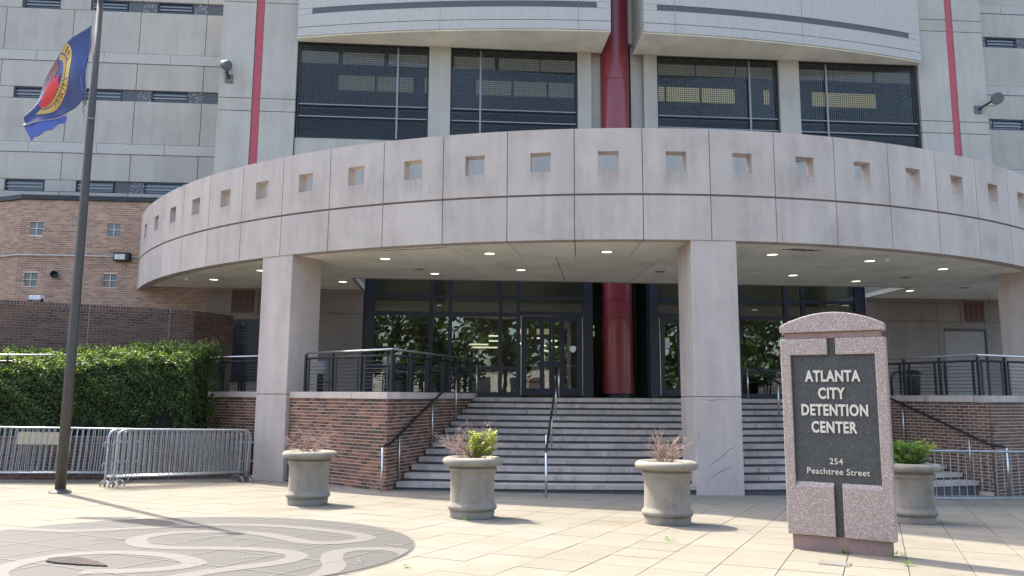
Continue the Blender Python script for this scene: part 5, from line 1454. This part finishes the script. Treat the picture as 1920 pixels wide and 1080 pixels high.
    # wings built of feathers
    for (bx, by, a0, a1, cnt, l) in ((-.22, .10, 8, 112, 11, .74), (-.72, -.05, 90, 175, 6, .32)):
        for i in range(cnt):
            t = radians(a0 + (a1 - a0) * i / (cnt - 1)); t2 = t + radians(4.2); L2 = l * (1 - .25 * abs(i / (cnt - 1) - .5)); tm_ = t - radians(1)
            m = MB(); V = []
            for q_ in range(7):
                rr2 = .08 + (L2 - .08) * q_ / 6; wd_ = radians(1.0 + 4.2 * min(1, q_ / 4.5)) * (1 if q_ < 6 else .3)
                for sg in (-1, 1): V.append(C(bx + rr2 * cos(t + sg * wd_ * .62), by + rr2 * sin(t + sg * wd_ * .62), .010))
            m.add(V, [(2 * q_, 2 * q_ + 1, 2 * q_ + 3, 2 * q_ + 2) for q_ in range(6)]); m.build('feather', Mwing, root)
    def arcword(txt, amid, step, r, size):
        for i, ch in enumerate(txt):
            ang = amid + (i - (len(txt) - 1) / 2) * (-step)      # mirrored order: runs right to left
            if ch == ' ': continue
            cu = textobj(ch, size, Mink, root, 'crest_letter', ext=0)
            me = cu.data; t = radians(ang)
            for vtx in me.vertices:
                lx, ly = -vtx.co.x, vtx.co.y        # mirror
                # up of letters at the bottom points inward
                ux_, uy_ = (-cos(t), -sin(t)); rx, ry = (-sin(t), cos(t))
                a = r * cos(t) + rx * lx + ux_ * ly; b = r * sin(t) + ry * lx + uy_ * ly
                p = C(a, b, .0095); vtx.co = p
    arcword('ATLANTA, GA.', -84, 9.0, .885, .24)
    arcword('1847', 24, 11, .885, .25)
build_flag()

# ================================================================== ACROSS THE STREET (seen only as reflections in the glass)
def tree(x, y, h, lab, seed, mat):
    z = 1.3; t = thing('street_tree', lab, 'tree', (x, y, z), group='trees across the street'); rnd = random.Random(seed)
    m = MB(); m.tube([(0, 0, 0), (.1, 0, h * .2), (-.05, .1, h * .45), (.1, 0, h * .8)], [.28, .22, .16, .06], 8)
    for i in range(12):
        a = rnd.uniform(0, 6.28); z0 = h * rnd.uniform(.25, .6); l = h * .32
        m.tube([(0, 0, z0), (cos(a) * l * .5, sin(a) * l * .5, z0 + l * .3), (cos(a) * l, sin(a) * l, z0 + l * .45)], [.09, .06, .02], 6)
    m.build('trunk', plain('bark%d' % seed, (.10, .075, .055), .9), t, smooth=True)
    m = MB(); cl = [(Vector((rnd.gauss(0, h * .17), rnd.gauss(0, h * .17), h * rnd.uniform(.22, 1.0))), rnd.uniform(.09, .16) * h) for _ in range(34)]
    for c, r in cl:
        for _ in range(150):
            d = Vector((rnd.gauss(0, 1), rnd.gauss(0, 1), rnd.gauss(0, .8))).normalized() * r * rnd.uniform(.5, 1.05); p = c + d
            nn = (d.normalized() + Vector((rnd.gauss(0, .6), rnd.gauss(0, .6), rnd.gauss(0, .6)))).normalized(); tt = nn.orthogonal().normalized(); b = nn.cross(tt); l = .30
            m.add([p - tt * l, p - b * l * .6, p + tt * l, p + b * l * .6], [(0, 1, 2, 3)])
    o = m.build('crown', mat, t); o['kind'] = 'stuff'
Mtl = leafmat('street_tree_leaves', (.02, .035, .012), (.04, .07, .02), (.09, .14, .035), .25)
TL = [(-15, -19, 13, 'broad leafy tree across the street mirrored in the left entrance panes'), (-8.5, -22, 14, 'second leafy tree across the street mirrored beside the first'),
      (-2, -20, 12, 'third leafy tree across the street mirrored left of the doors'), (5, -23, 13, 'dark spreading tree across the street mirrored near the doors'),
      (12, -21, 11, 'leafy tree across the street mirrored right of the doors'), (20, -20, 12, 'leafy tree across the street mirrored in the right panes'), (28, -22, 12, 'far leafy tree across the street mirrored behind the sign')]
for i_, q_ in enumerate(TL): tree(*q_, 31 + i_, Mtl)
hb_ = thing('street_building', 'pale low building across the street, mirrored in the lower entrance panes', 'building', (0, -42, 1.2))
m = MB(); m.box(-36, 36, -6, 0, 0, 4.2); m.build('wall', plain('pale_stucco', (.50, .50, .46), .85), hb_)
for k in range(14): m = MB(); m.box(-33 + k * 5, -30.5 + k * 5, .0, .06, .9, 2.9); m.build('window', M_gdark, hb_)
m = MB(); m.box(-36.3, 36.3, -6.3, .3, 4.2, 4.5); m.build('roof_edge', M_alu, hb_)
